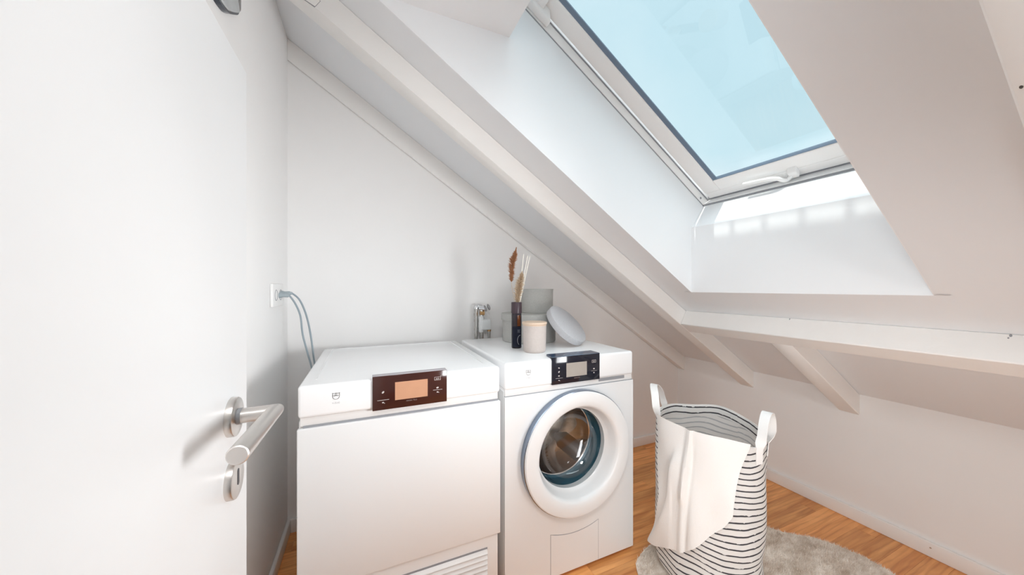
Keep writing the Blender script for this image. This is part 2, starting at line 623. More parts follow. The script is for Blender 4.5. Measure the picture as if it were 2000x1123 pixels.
# --- walls
bm = nb()
prism_xz(bm, [(XL - 0.1, -0.05), (XR + 0.1, -0.05), (XR + 0.1, zc(XR + 0.1) + 0.02), (XL - 0.1, zc(XL - 0.1) + 0.02)], YB, YB + 0.1)
struct(obj('wall_back', bm, M['wall']))
bm = nb()
box(bm, XL - 0.1, XL, YF - 0.08, YB, -0.05, zc(XL) + 0.03)
struct(obj('wall_left', bm, M['wall']))
bm = nb()
box(bm, XR, XR + 0.1, YF - 0.08, YB, -0.05, zc(XR) + 0.005)
struct(obj('wall_right', bm, M['wall']))
bm = nb()                         # wall with the low door opening, behind the camera
DX0, DX1, DZ = -0.205, 0.64, 1.462
prism_xz(bm, [(XL, -0.05), (DX0, -0.05), (DX0, zc(DX0)), (XL, zc(XL))], YF - 0.08, YF)
prism_xz(bm, [(DX1, -0.05), (XR, -0.05), (XR, zc(XR)), (DX1, zc(DX1))], YF - 0.08, YF)
prism_xz(bm, [(DX0, DZ), (DX1, DZ), (DX1, zc(DX1)), (DX0, zc(DX0))], YF - 0.08, YF)
struct(obj('wall_front', bm, M['wall']))

# --- ceiling boards with the skylight hole
HX0, HX1, HY0, HY1 = 0.0125, 1.425, 0.375, 1.12
bm = nb()


def slab(bm, x0, x1, y0, y1, th=0.03):
    hexa(bm, [(x0, y0, zc(x0)), (x1, y0, zc(x1)), (x1, y1, zc(x1)), (x0, y1, zc(x0)),
              (x0, y0, zc(x0) + th), (x1, y0, zc(x1) + th), (x1, y1, zc(x1) + th), (x0, y1, zc(x0) + th)])


slab(bm, XL - 0.1, XR + 0.1, YF - 0.08, HY0 - 0.002)
slab(bm, XL - 0.1, XR + 0.1, HY1 + 0.002, YB + 0.1)
slab(bm, XL - 0.1, HX0 - 0.002, HY0 - 0.002, HY1 + 0.002)
slab(bm, HX1 + 0.002, XR + 0.1, HY0 - 0.002, HY1 + 0.002)
ceil = struct(obj('ceiling', bm, M['ceiling']))

# --- shaft of the skylight
WO = 0.475                        # height of the lining's outer edge above the ceiling boards
ZL = 2.036                        # level lintel
ZV = 1.41                         # top of the upright part of the lower lining
XV, XW = 1.43, 1.509
win = struct(thing('window_1', 'large white framed roof window in the sloping ceiling', 'window', (0.95, 0.75, 1.95)))
del win['category']
bm = nb()
side = [(HX0, ZL), (HX1, zc(HX1)), (XV, ZV), (XW, zc(XW) + WO), (0.479, zc(0.479) + WO), (0.479, ZL)]
prism_xz(bm, side, HY1, HY1 + 0.03)
prism_xz(bm, side, HY0 - 0.03, HY0)
low = [(HX1, zc(HX1)), (HX1 + 0.0015, zc(HX1 + 0.0015)), (HX1 + 0.03, zc(HX1) + 0.03), (XV + 0.03, ZV - 0.01), (XW + 0.03, zc(XW) + WO - 0.02), (XW, zc(XW) + WO), (XV, ZV)]
prism_xz(bm, low, HY0 - 0.001, HY1 + 0.001)
prism_xz(bm, [(HX0, ZL), (0.479, ZL), (0.479, zc(0.479) + WO), (0.449, zc(0.479) + WO), (0.449, ZL + 0.03), (HX0 - 0.03, ZL + 0.03)],
         HY0 - 0.03, HY1 + 0.03)
obj('window_reveal', bm, M['reveal'], win)


def sh(bm, x0, x1, y0, y1, o0, o1, bevel=0.0):
    """box lying in the roof slope: x range, y range, heights above the ceiling boards"""
    hexa(bm, [(x0, y0, zc(x0) + o0), (x1, y0, zc(x1) + o0), (x1, y1, zc(x1) + o0), (x0, y1, zc(x0) + o0),
              (x0, y0, zc(x0) + o1), (x1, y0, zc(x1) + o1), (x1, y1, zc(x1) + o1), (x0, y1, zc(x0) + o1)], bevel)


def slope_prism(bm, poly, y0, y1):
    """poly of (x, offset above boards)"""
    prism_xz(bm, [(x, zc(x) + o) for x, o in poly], y0, y1)


# fixed frame: side rails, bottom rail, top rail
bm = nb()
sh(bm, 0.36, 1.60, HY1 - 0.003, HY1 + 0.06, WO + 0.004, 0.62)
sh(bm, 0.36, 1.60, HY0 - 0.06, HY0 + 0.003, WO + 0.004, 0.62)
slope_prism(bm, [(XW - 0.003, WO + 0.006), (XW + 0.07, WO + 0.006), (XW + 0.10, 0.62), (1.553, 0.62), (1.5455, 0.533)], HY0, HY1)
sh(bm, 0.33, 0.40, HY0, HY1, WO + 0.004, 0.62)
obj('window_frame', bm, M['pvc'], win)
# dark grooves between lining and frame, frame and sash
bm = nb()
sh(bm, 0.49, 1.535, HY1 - 0.0006, HY1 + 0.004, WO - 0.001, WO + 0.006)
sh(bm, 0.49, 1.55, HY1 - 0.006, HY1 - 0.001, 0.521, 0.527)
slope_prism(bm, [(XW - 0.004, WO - 0.003), (XW + 0.004, WO - 0.003), (XW + 0.008, WO + 0.008), (XW - 0.0008, WO + 0.006)], HY0, HY1)
slope_prism(bm, [(1.5395, 0.534), (1.548, 0.534), (1.548, 0.545), (1.5395, 0.545)], HY0 + 0.003, HY1 - 0.003)
obj('frame_joint', bm, M['seam'], win)
# moving sash
SO = 0.53
bm = nb()
sash = bpy.data.objects.new('sash', None)
sash.empty_display_size = 0.05
COL.objects.link(sash)
bpy.data.objects.remove(sash)
hexes = []
GY0, GY1, GX0, GX1 = 0.461, 1.034, 0.46, 1.457
sh(bm, 0.41, 1.507, GY1, 1.109, SO, 0.552, 0.003)
sh(bm, 0.41, 1.507, 0.386, GY0, SO, 0.552, 0.003)
sh(bm, GX1, 1.507, GY0 + 0.0005, GY1 - 0.0005, SO, 0.545, 0.003)
sh(bm, 0.41, GX0, GY0 + 0.0005, GY1 - 0.0005, SO, 0.552, 0.003)
sash = obj('sash', bm, M['pvc'], win)
bm = nb()
sh(bm, 1.5085, 1.538, 0.388, 1.107, SO + 0.001, 0.59, 0.003)
obj('bottom_rail', bm, M['pvc'], win)
bm = nb()
for ya, yb_ in ((GY1 + 0.004, GY1 - 0.017), (GY0 - 0.004, GY0 + 0.017)):
    hexa(bm, [(GX0, ya, zc(GX0) + SO + 0.003), (GX1, ya, zc(GX1) + SO + 0.003), (GX1, yb_, zc(GX1) + 0.540), (GX0, yb_, zc(GX0) + 0.540),
              (GX0, ya, zc(GX0) + 0.548), (GX1, ya, zc(GX1) + 0.548), (GX1, yb_, zc(GX1) + 0.545), (GX0, yb_, zc(GX0) + 0.545)])
sh(bm, GX1 - 0.002, GX1 + 0.002, GY0, GY1, SO + 0.003, 0.545)
sh(bm, GX0 - 0.002, GX0 + 0.004, GY0, GY1, SO + 0.003, 0.545)
obj('glazing_gasket', bm, M['gasket'], win, label='dark blue-grey seal around the glass')
bm = nb()
sh(bm, GX0 - 0.01, GX1 + 0.01, GY0 - 0.01, GY1 + 0.01, 0.5402, 0.5432)
obj('glass_pane', bm, M['pane'], win)
# pivot cover and screw caps
bm = nb()
sh(bm, 0.52, 0.632, 1.082, 1.1165, 0.485, 0.533, 0.006)
sh(bm, 0.545, 0.60, 1.04, 1.085, 0.50, 0.533, 0.006)
obj('pivot_cover', bm, M['pvc'], win, smooth=50)
bm = nb()
x = 1.487
lathe(bm, [(0, 0.0012), (0.005, 0.0012), (0.0055, 0)], 16,
      Matrix.Translation((x, HY1 - 0.003, zc(x) + 0.497)) @ Matrix.Rotation(PI / 2, 4, 'X'))
obj('screw_cap', bm, M['seam'], win)
# handle: curved lever on a bracket
bm = nb()
pth = spline([(1.4712, .907, zc(1.4712) + .492), (1.4717, .86, zc(1.4717) + .49), (1.474, .815, zc(1.474) + .488), (1.482, .787, zc(1.482) + .488),
              (1.500, .772, zc(1.5) + .492), (1.512, .766, zc(1.512) + .502), (1.512, .752, zc(1.512) + .512)], 6)
tube(bm, pth, [0.0068] * 12 + [0.0080] * (len(pth) - 12), 10)
hd = obj('handle', bm, M['pvc'], win, smooth=True)
bm = nb()
sh(bm, 1.494, 1.520, .728, .760, .508, .533, 0.004)
obj('handle_bracket', bm, M['pvc'], hd, smooth=50)

# --- rafters and trimmer beam
RH = 0.1


def rafter(y0a, y1a, y0b, y1b, x0, x1, label, bev=0.003):
    bm = nb()
    hexa(bm, [(x0, y0a, zr(x0)), (x1, y0b, zr(x1)), (x1, y1b, zr(x1)), (x0, y1a, zr(x0)),
              (x0, y0a, zc(x0)), (x1, y0b, zc(x1)), (x1, y1b, zc(x1)), (x0, y1a, zc(x0))], bev, 1)
    o = obj('roof_rafter', bm, M['beam'], smooth=40)
    return tag(o, label, 'beam')


r1 = rafter(1.8065, YB - 0.005, 1.757, YB - 0.005, XL, XR, 'white roof rafter lying against the back wall, above the machines')
r2 = rafter(1.273, 1.351, 1.273, 1.351, XL, XR, 'long white rafter running down between the skylight and the back wall')
r3 = rafter(0.797, 0.875, 0.797, 0.875, 1.60, XR, 'short white rafter stub below the cross beam, behind the laundry basket')
r4 = rafter(0.072, 0.149, 0.072, 0.149, XL, XR, 'white rafter at the right edge, on the near side of the skylight')
bm = nb()
hexa(bm, [(1.538, 0.149, zr(1.538)), (1.605, 0.149, zr(1.605)), (1.605, 1.273, zr(1.605)), (1.538, 1.273, zr(1.538)),
          (1.578, 0.149, zc(1.578)), (1.645, 0.149, zc(1.645)), (1.645, 1.273, zc(1.645)), (1.578, 1.273, zc(1.578))], 0.003, 1)
tag(obj('trimmer_beam', bm, M['beam'], smooth=40), 'white horizontal cross beam below the skylight, carrying the short rafter', 'beam')
# square cover on the long rafter
bm = nb()
hexa(bm, [(-0.205, 1.2705, 2.074), (-0.155, 1.2705, 2.052), (-0.155, 1.2732, 2.052), (-0.205, 1.2732, 2.074),
          (-0.190, 1.2705, 2.110), (-0.140, 1.2705, 2.075), (-0.140, 1.2732, 2.075), (-0.190, 1.2732, 2.110)], 0.0008, 1)
pl = obj('cover_plate', bm, M['beam'], r2)
bm = nb()
hexa(bm, [(-0.207, 1.2715, 2.074), (-0.1555, 1.2715, 2.0492), (-0.1555, 1.2734, 2.0492), (-0.207, 1.2734, 2.074),
          (-0.191, 1.2715, 2.112), (-0.1385, 1.2715, 2.0755), (-0.1385, 1.2734, 2.0755), (-0.191, 1.2734, 2.112)])
obj('plate_gap', bm, M['seam'], pl)



def disc(name, c, nrm_, r, m, parent, stretch_=1.0, t=0.0006):
    bm = nb()
    lathe(bm, [(0, t), (r * 0.9, t), (r, -0.0004)], 12,
          Matrix.Translation(c) @ Vector(nrm_).to_track_quat('Z', 'Y').to_matrix().to_4x4() @ Matrix.Diagonal((1, stretch_, 1, 1)))
    return obj(name, bm, m, parent)


trim_b = [o for o in bpy.data.objects if o.name == 'trimmer_beam'][0]
for c, r_, st in (((1.5752, 0.283, 0.9948), 0.0026, 1.6), ((1.572, 0.286, 0.988), 0.0018, 1.4), ((1.5751, 0.790, 0.9946), 0.0016, 2.4)):
    disc('knot', c, (-0.88, 0, 0.475), r_, M['seam'], trim_b, st)
disc('nail_hole', (0.8245, 0.140, zr(0.8245)), (-0.552, 0, -0.834), 0.0018, M['gap'], r4, 1.6)

# --- baseboards
struct(bxo('baseboard_left', (XL, XL + 0.014, 0.66, YB, 0, 0.062), M['trim'], bevel=0.003))
struct(bxo('baseboard_back', (XL + 0.014, XR, YB - 0.014, YB, 0, 0.062), M['trim'], bevel=0.003))
bsr = struct(bxo('baseboard_right', (XR - 0.014, XR, YF, YB - 0.014, 0, 0.062), M['trim'], bevel=0.003))
disc('screw_head', (XR - 0.014, 0.575, 0.040), (-1, 0, 0), 0.0035, M['steel'], bsr)

# --- hallway behind the camera (closes the room off, never in the frame)
bm = nb()
box(bm, -1.2, 1.3, -1.7, -1.62, -0.05, 1.7)
box(bm, -1.28, -1.2, -1.7, YF - 0.08, -0.05, 1.7)
box(bm, 1.3, 1.38, -1.7, YF - 0.08, -0.05, 1.7)
box(bm, -1.28, 1.38, -1.7, YF - 0.08, 1.7, 1.75)
struct(obj('wall_hall', bm, M['wall']))

# --- railing on the roof above, whose shadow falls on the skylight lining
SY = SUN_DIR.y / SUN_DIR.x
SZ = -SUN_DIR.z / SUN_DIR.x
RX = 0.10
dx = 1.43 - RX


def up(yv, zv):
    return yv - SY * dx, zv + SZ * dx


rail = thing('roof_railing', 'parapet wall with a railing on the roof above the skylight', 'railing', (RX, 0.6, 2.1))
zp = up(0, 1.357)[1]
bxo('parapet', (RX - 0.06, RX, -1.0, 2.4, 2.06, zp), M['concrete'], rail)
for k in range(-6, 8):
    yc = up(0.803, 0)[0] - k * 0.126
    bxo('post', (RX - 0.012, RX, yc - 0.009, yc + 0.009, zp, zp + 0.060), M['concrete'], rail)
bxo('top_rail', (RX - 0.012, RX, -1.0, 2.4, zp + 0.064, zp + 0.084), M['concrete'], rail)

# ------------------------------------------------------------------ door with lever handle
door = struct(bxo('door_1', (-0.208, -0.168, -0.17, 0.6334, 0.008, 1.452), M['door'], bevel=0.0015, seg=2))
AX = Matrix.Rotation(PI / 2, 4, 'Y')          # Z axis -> +X
hz, hy = 0.9476, 0.566
bm = nb()
lathe(bm, [(0, 0.0085), (0.0235, 0.0085), (0.0252, 0.0078), (0.0258, 0.006), (0.0258, 0.0)], 56, Matrix.Translation((-0.168, hy, hz)) @ AX)
lev = obj('door_handle', bm, M['steel'], door, smooth=30, label='brushed steel lever handle on a round rosette')
bm = nb()
lathe(bm, [(0.0108, 0.006), (0.0108, 0.0125), (0.0095, 0.0128), (0.0095, 0.0135)], 32, Matrix.Translation((-0.168, hy, hz)) @ AX)
obj('collar', bm, M['seam'], lev, smooth=30)
# L-shaped lever with mitred corner
bm = nb()
rr = 0.0100
n = 28
A = Vector((-0.158, hy, hz)); B = Vector((-0.119, hy, hz + 0.0006)); Cc = Vector((-0.119, 0.420, hz + 0.006))
rings = []
for p, mode in ((A, 0), (B, 1), (Cc, 2)):
    ring = []
    for k in range(n):
        c, s = math.cos(2 * PI * k / n) * rr, math.sin(2 * PI * k / n) * rr
        if mode == 0:
            ring.append(bm.verts.new(p + Vector((0, c, s))))
        elif mode == 1:
            ring.append(bm.verts.new(p + Vector((c, c, s))))
        else:
            ring.append(bm.verts.new(p + Vector((c, 0, s))))
    rings.append(ring)
for i in range(2):
    for k in range(n):
        k2 = (k + 1) % n
        bm.faces.new((rings[i][k], rings[i][k2], rings[i + 1][k2], rings[i + 1][k]))
f = bm.faces.new(rings[2])
obj('lever', bm, M['steel'], lev, smooth=30)
bm = nb()
lathe(bm, [(0, 0.0012), (0.0088, 0.0012), (0.0099, 0.0002), (0.0099, -0.001)], 32, Matrix.Translation(Cc) @ Matrix.Rotation(PI / 2, 4, 'X'))
obj('lever_end', bm, M['steel_end'], lev, smooth=30)
kz = 0.8632
bm = nb()
lathe(bm, [(0, 0.0085), (0.0235, 0.0085), (0.0252, 0.0078), (0.0258, 0.006), (0.0258, 0.0)], 56, Matrix.Translation((-0.168, hy, kz)) @ AX)
esc = obj('key_rosette', bm, M['steel'], door, smooth=30, label='round steel keyhole rosette below the lever')
bm = nb()
out = []
for k in range(24):
    a = 2 * PI * k / 24
    out.append((hy + 0.0036 * math.cos(a), kz + 0.0025 + (0.0075 if math.sin(a) > 0 else -0.0075) + 0.0036 * math.sin(a)))
va = [bm.verts.new((-0.1592, a, b)) for a, b in out]
vb = [bm.verts.new((-0.1605, a, b)) for a, b in out]
bm.faces.new(va)
for k in range(24):
    bm.faces.new((va[k], va[(k + 1) % 24], vb[(k + 1) % 24], vb[k]))
obj('keyhole', bm, M['dark'], esc)

# ------------------------------------------------------------------ fixture high on the left wall
fx = thing('wall_fixture', 'dark rimmed glossy grey fixture high on the left wall, above the door', 'fixture', (XL, 1.07, 1.80))
outl = spline([(0, 1.000, 1.80), (0, 1.022, 1.803), (0, 1.06, 1.815), (0, 1.108, 1.846), (0, 1.132, 1.866), (0, 1.1375, 1.885), (0, 1.1375, 1.95), (0, 1.1375, 2.0),
               (0, 1.10, 2.04), (0, 1.04, 2.03), (0, 0.995, 1.97), (0, 0.975, 1.88), (0, 0.980, 1.82), (0, 1.000, 1.80)], 5)[:-1]


def plate_x(name, pts, x0, x1, m, par, scale=1.0):
    bm = nb()
    cy_, cz_ = 1.07, 1.92
    a = [bm.verts.new((x0, cy_ + (p.y - cy_) * scale, cz_ + (p.z - cz_) * scale)) for p in pts]
    b = [bm.verts.new((x1, cy_ + (p.y - cy_) * (scale - 0.02), cz_ + (p.z - cz_) * (scale - 0.02))) for p in pts]
    bm.faces.new(b)
    for k in range(len(a)):
        k2 = (k + 1) % len(a)
        bm.faces.new((a[k], a[k2], b[k2], b[k]))
    return obj(name, bm, m, par)


plate_x('rim', outl, XL, XL + 0.012, M['fix_rim'], fx)
plate_x('glass', outl, XL + 0.010, XL + 0.016, M['fix_glass'], fx, 0.93)
bm = nb()
va = [bm.verts.new((XL + 0.017, a, b)) for a, b in ((1.128, 1.875), (1.133, 1.885), (1.133, 2.0), (1.10, 2.02), (1.095, 1.93))]
vb = [bm.verts.new((XL + 0.010, v.co.y, v.co.z)) for v in va]
bm.faces.new(va)
for k in range(5):
    bm.faces.new((va[k], va[(k + 1) % 5], vb[(k + 1) % 5], vb[k]))
obj('side_plate', bm, M['fix_plate'], fx)

# ------------------------------------------------------------------ machines


def shield_logo(cx, cy_, cz, w, parent, text):
    """small shield emblem printed on a front at y = cy_"""
    bm = nb()

    def stroke(pts, t):
        pts = [Vector((p[0], 0, p[1])) for p in pts]
        L_, R_ = [], []
        for i, p in enumerate(pts):
            d = (pts[min(i + 1, len(pts) - 1)] - pts[max(i - 1, 0)]).normalized()
            nrm = Vector((-d.z, 0, d.x)) * t / 2
            L_.append(bm.verts.new((cx + (p.x + nrm.x) * w, cy_, cz + (p.z + nrm.z) * w)))
            R_.append(bm.verts.new((cx + (p.x - nrm.x) * w, cy_, cz + (p.z - nrm.z) * w)))
        for i in range(len(pts) - 1):
            bm.faces.new((L_[i], L_[i + 1], R_[i + 1], R_[i]))

    arc = [(-0.45, 0.50), (-0.45, 0.05)] + [(-0.45 * math.cos(a), 0.05 - 0.5 * math.sin(a)) for a in np.linspace(0.15, PI - 0.15, 16)] + [(0.45, 0.05), (0.45, 0.50)]
    stroke(arc, 0.06)
    stroke([(-0.52, 0.49), (-0.15, 0.42), (0.0, 0.50), (0.15, 0.42), (0.52, 0.49)], 0.055)
    stroke([(-0.36, 0.10), (-0.18, 0.06), (0, 0.12), (0.18, 0.06), (0.36, 0.10)], 0.075)
    stroke([(0, 0.45), (0, 0.12)], 0.07)
    stroke([(-0.2, 0.3), (-0.1, 0.1)], 0.05)
    stroke([(0.2, 0.3), (0.1, 0.1)], 0.05)
    bmesh.ops.solidify(bm, geom=bm.faces[:], thickness=0.0002)
    obj('emblem', bm, M['logo'], parent)
    text_obj('brand_lettering', text, w * 0.33, (cx, cy_, cz - w * 0.98), M['logo'], parent)


def front_bar(name, x0, x1, z0, z1, y, m, parent, t=0.0006):
    return bxo(name, (x0, x1, y - t, y + 0.0003, z0, z1), m, parent)


def icon_blob(bm, x, z, y, s, tilt=0.0):
    mt = Matrix.Translation((x, y, z)) @ Matrix.Rotation(tilt, 4, 'Y') @ Matrix.Rotation(PI / 2, 4, 'X') @ Matrix.Diagonal((1.0, 0.62, 1, 1))
    lathe(bm, [(0, 0.0004), (s, 0.0004), (s, 0)], 10, mt)


# ---- tumble dryer
dr = thing('tumble_dryer', 'white tumble dryer with a plain front and a floor-tinted dark display, beside the left wall', 'dryer', (0.126, 1.40, 0))
DXa, DXb = -0.1725, 0.4245
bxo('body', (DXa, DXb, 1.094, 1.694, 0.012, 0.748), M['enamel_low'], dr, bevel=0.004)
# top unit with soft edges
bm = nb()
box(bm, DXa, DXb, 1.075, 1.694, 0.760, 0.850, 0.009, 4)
top = obj('top_cover', bm, M['enamel_lit_top'], dr, smooth=40)
bm = nb()                           # raised rim lines on the lid
for a in ((DXa + 0.035, DXa + 0.039, 1.14, 1.672), (DXb - 0.039, DXb - 0.035, 1.14, 1.672), (DXa + 0.035, DXb - 0.035, 1.668, 1.672)):
    box(bm, a[0], a[1], a[2], a[3], 0.8495, 0.8512)
obj('lid_rim', bm, M['enamel'], top)
bxo('control_recess', (DXa + 0.004, DXb - 0.004, 1.086, 1.2, 0.735, 0.762), M['enamel_low'], dr, bevel=0.002)
bxo('recess_gap', (DXa + 0.012, DXb - 0.004, 1.0845, 1.2, 0.7295, 0.7365), M['seam'], dr)
bxo('front_door', (-0.1752, 0.4282, 1.078, 1.0935, 0.2706, 0.7300), M['enamel'], dr, bevel=0.004, seg=3)
# plinth with vent grille
gr = bxo('vent_panel', (DXa + 0.003, DXb - 0.003, 1.089, 1.0945, 0.015, 0.268), M['enamel_low'], dr, bevel=0.001)
bxo('vent_recess', (-0.125, 0.383, 1.0875, 1.0890, 0.05, 0.2285), M['seam'], gr)
sl_me = None
for k in range(9):
    z = 0.2265 - 0.0175 * k
    bm = nb()
    hexa(bm, [(-0.124, 1.0790, z - 0.0150), (0.382, 1.0790, z - 0.0150), (0.382, 1.0880, z - 0.0145), (-0.124, 1.0880, z - 0.0145),
              (-0.124, 1.0865, z - 0.0035), (0.382, 1.0865, z - 0.0035), (0.382, 1.0880, z - 0.003), (-0.124, 1.0880, z - 0.003)], 0.0012, 1)
    obj('slat', bm, M['enamel_low'], gr, smooth=40)
# display
PY = 1.069
dp = bxo('display_panel', (0.0173, 0.2385, PY, 1.08, 0.7565, 0.8580), M['glass_floor_tint'], dr, bevel=0.0016, seg=2, label='dark glass control panel with the floor reflection in its brown')
bxo('display_cap', (0.0173, 0.2385, PY + 0.0015, 1.096, 0.8500, 0.8588), M['panel_top_grey'], dp, bevel=0.001)
bxo('screen', (0.0805, 0.1775, PY - 0.0006, PY + 0.001, 0.7815, 0.8357), M['lcd_floor_tint'], dp, label='screen with the warm floor reflection in its colour')
text_obj('panel_lettering', 'ADORA TSLQ', 0.0052, (0.129, PY - 0.0002, 0.7752), M['print_dim'], dp)
bm = nb()
yy = PY - 0.0002
icon_blob(bm, 0.0465, 0.8095, yy, 0.0042, -0.8)
icon_blob(bm, 0.0465, 0.7790, yy, 0.0030)
icon_blob(bm, 0.0505, 0.7765, yy, 0.0014)
icon_blob(bm, 0.2085, 0.8045, yy, 0.0040, -0.2)
icon_blob(bm, 0.2085, 0.7905, yy, 0.0030)
icon_blob(bm, 0.2125, 0.7885, yy, 0.0014)
box(bm, 0.0305, 0.0635, yy - 0.0003, yy, 0.7858, 0.7870)
box(bm, 0.1945, 0.2235, yy - 0.0003, yy, 0.7972, 0.7982)
for a in ((0.1985, 0.2185, 0.8285, 0.8295), (0.1985, 0.2155, 0.8378, 0.8387), (0.1985, 0.1994, 0.8285, 0.8387), (0.2176, 0.2185, 0.8285, 0.8370),
          (0.2165, 0.2205, 0.8393, 0.8401), (0.2181, 0.2189, 0.8376, 0.8417)):
    box(bm, a[0], a[1], yy - 0.0003, yy, a[2], a[3])
obj('icons', bm, M['print'], dp, kind='stuff')
text_obj('eco_lettering', 'eco', 0.0075, (0.2085, PY - 0.0002, 0.8335), M['print'], dp)
shield_logo(-0.0787, 1.0747, 0.8125, 0.0195, top, 'V-ZUG')

# ---- washing machine
wm = thing('washing_machine', 'white front-loading washing machine with a round glass door, right of the dryer', 'washing machine', (0.754, 1.42, 0))
WXa, WXb, WYf = 0.4560, 1.0520, 1.107
RCX, RCZ = 0.760, 0.480
bm = nb()                           # body shell open at the front
box(bm, WXa, WXb, WYf + 0.012, 1.705, 0.014, 0.748, 0.003, 1)
for f_ in [f for f in bm.faces if f.normal.y < -0.9 and f.calc_area() > 0.2]:
    bm.faces.remove(f_)
body = obj('body', bm, M['enamel'], wm, smooth=40)
# front panel with a round hole
bm = nb()
n = 96
RH_ = 0.20
x0, x1, z0, z1 = WXa, WXb, 0.014, 0.7275
ring_i, ring_o = [], []
angs = sorted(set([2 * PI * k / n for k in range(n)] + [math.atan2(zz - RCZ, xx - RCX) % (2 * PI) for xx in (x0, x1) for zz in (z0, z1)]))
for a in angs:
    c, s = math.cos(a), math.sin(a)
    ring_i.append((RCX + RH_ * c, RCZ + RH_ * s))
    ts = []
    if c > 1e-9: ts.append((x1 - RCX) / c)
    if c < -1e-9: ts.append((x0 - RCX) / c)
    if s > 1e-9: ts.append((z1 - RCZ) / s)
    if s < -1e-9: ts.append((z0 - RCZ) / s)
    t = min(ts)
    ring_o.append((RCX + t * c, RCZ + t * s))
V = {}
for key, ring, yv in (('fi', ring_i, WYf), ('fo', ring_o, WYf), ('bi', ring_i, WYf + 0.012), ('bo', ring_o, WYf + 0.012)):
    V[key] = [bm.verts.new((x, yv, z)) for x, z in ring]
m_ = len(angs)
for k in range(m_):
    k2 = (k + 1) % m_
    bm.faces.new((V['fi'][k], V['fi'][k2], V['fo'][k2], V['fo'][k]))
    bm.faces.new((V['fo'][k], V['fo'][k2], V['bo'][k2], V['bo'][k]))
    bm.faces.new((V['fi'][k2], V['fi'][k], V['bi'][k], V['bi'][k2]))
    bm.faces.new((V['bi'][k2], V['bi'][k], V['bo'][k], V['bo'][k2]))
obj('front_panel', bm, M['enamel'], wm)
bm = nb()
box(bm, WXa, WXb, WYf, 1.705, 0.752, 0.850, 0.009, 4)
wtop = obj('top_cover', bm, M['enamel_lit_top'], wm, smooth=40)
bxo('control_recess', (WXa + 0.003, WXb - 0.003, WYf + 0.006, 1.3, 0.7285, 0.756), M['enamel_low'], wm, bevel=0.001)
bxo('drawer_grip', (0.874, 1.0085, WYf + 0.0055, WYf + 0.007, 0.7375, 0.7505), M['seam'], wm, label='finger recess of the detergent drawer, its shade in the grey colour')  # flat grey plate, the shade of the recess is its colour
bxo('seam', (WXa + 0.002, WXb - 0.002, WYf + 0.002, 1.2, 0.7272, 0.7290), M['seam'], wm)
# display, wraps over the front edge
wp = bxo('display_panel', (0.6485, 0.8725, WYf - 0.004, WYf + 0.01, 0.7505, 0.8565), M['blueglass'], wm, bevel=0.0016, seg=2, label='blue-black glass control panel')
bm = nb()
vs = [(0.6485, WYf - 0.0035), (0.8725, WYf - 0.0035), (0.8725, WYf + 0.055), (0.6585, WYf + 0.058)]
hexa(bm, [(x, y_, 0.849) for x, y_ in vs] + [(x, y_, 0.8572) for x, y_ in vs], 0.001, 1)
obj('display_cap', bm, M['panel_top'], wp, label='glossy dark cap that folds back over the top edge')
WY = WYf - 0.004
bxo('screen', (0.7125, 0.8085, WY - 0.0006, WY + 0.001, 0.7745, 0.8287), M['lcd_grey'], wp, label='grey-beige screen')
bm = nb()
yy = WY - 0.0002
for (x, z, s, t) in ((0.679, 0.8135, 0.0035, 0.2), (0.679, 0.7985, 0.0040, -0.8), (0.679, 0.7830, 0.0036, 0), (0.679, 0.7660, 0.0028, 0), (0.683, 0.7640, 0.0013, 0),
                     (0.843, 0.7955, 0.0040, 0), (0.843, 0.7795, 0.0032, 0)):
    icon_blob(bm, x, z, yy, s, t)
box(bm, 0.664, 0.696, yy - 0.0003, yy, 0.7738, 0.7746)
box(bm, 0.829, 0.858, yy - 0.0003, yy, 0.7868, 0.7876)
for a in ((0.833, 0.853, 0.8200, 0.8212), (0.833, 0.853, 0.8300, 0.8311), (0.833, 0.8342, 0.82, 0.8311), (0.8518, 0.853, 0.82, 0.8311)):
    box(bm, a[0], a[1], yy - 0.0003, yy, a[2], a[3])
obj('icons', bm, M['print'], wp, kind='stuff')
text_obj('eco_lettering', 'eco', 0.0075, (0.843, WY - 0.0002, 0.8258), M['print'], wp)
text_obj('panel_lettering', 'ADORA SLQ', 0.0050, (0.762, WY - 0.0002, 0.7678), M['print_dim'], wp)
shield_logo(0.550, WYf - 0.0003, 0.8075, 0.0195, wtop, 'V-ZUG')
# service flap
bm = nb()
fl_pts = [(0.6455, 0.0165)] + [(x, 0.48 - math.sqrt(0.3215 ** 2 - (x - 0.757) ** 2)) for x in np.linspace(0.6455, 0.8670, 15)] + [(0.8670, 0.0165)]


def grow(pts, d):
    cx_ = 0.757
    return [(x + (d if x > 0.757 else -d) * (1 if i in (0, len(pts) - 1, 1, len(pts) - 2) else (x - cx_) / 0.11), z + (d if 0 < i < len(pts) - 1 else 0)) for i, (x, z) in enumerate(pts)]


prism_xz(bm, fl_pts, WYf - 0.0012, WYf + 0.001)
flap = obj('service_flap', bm, M['enamel'], wm)
bm = nb()
prism_xz(bm, grow(fl_pts, 0.0018), WYf - 0.0004, WYf + 0.001)
obj('flap_joint', bm, M['seam'], flap)
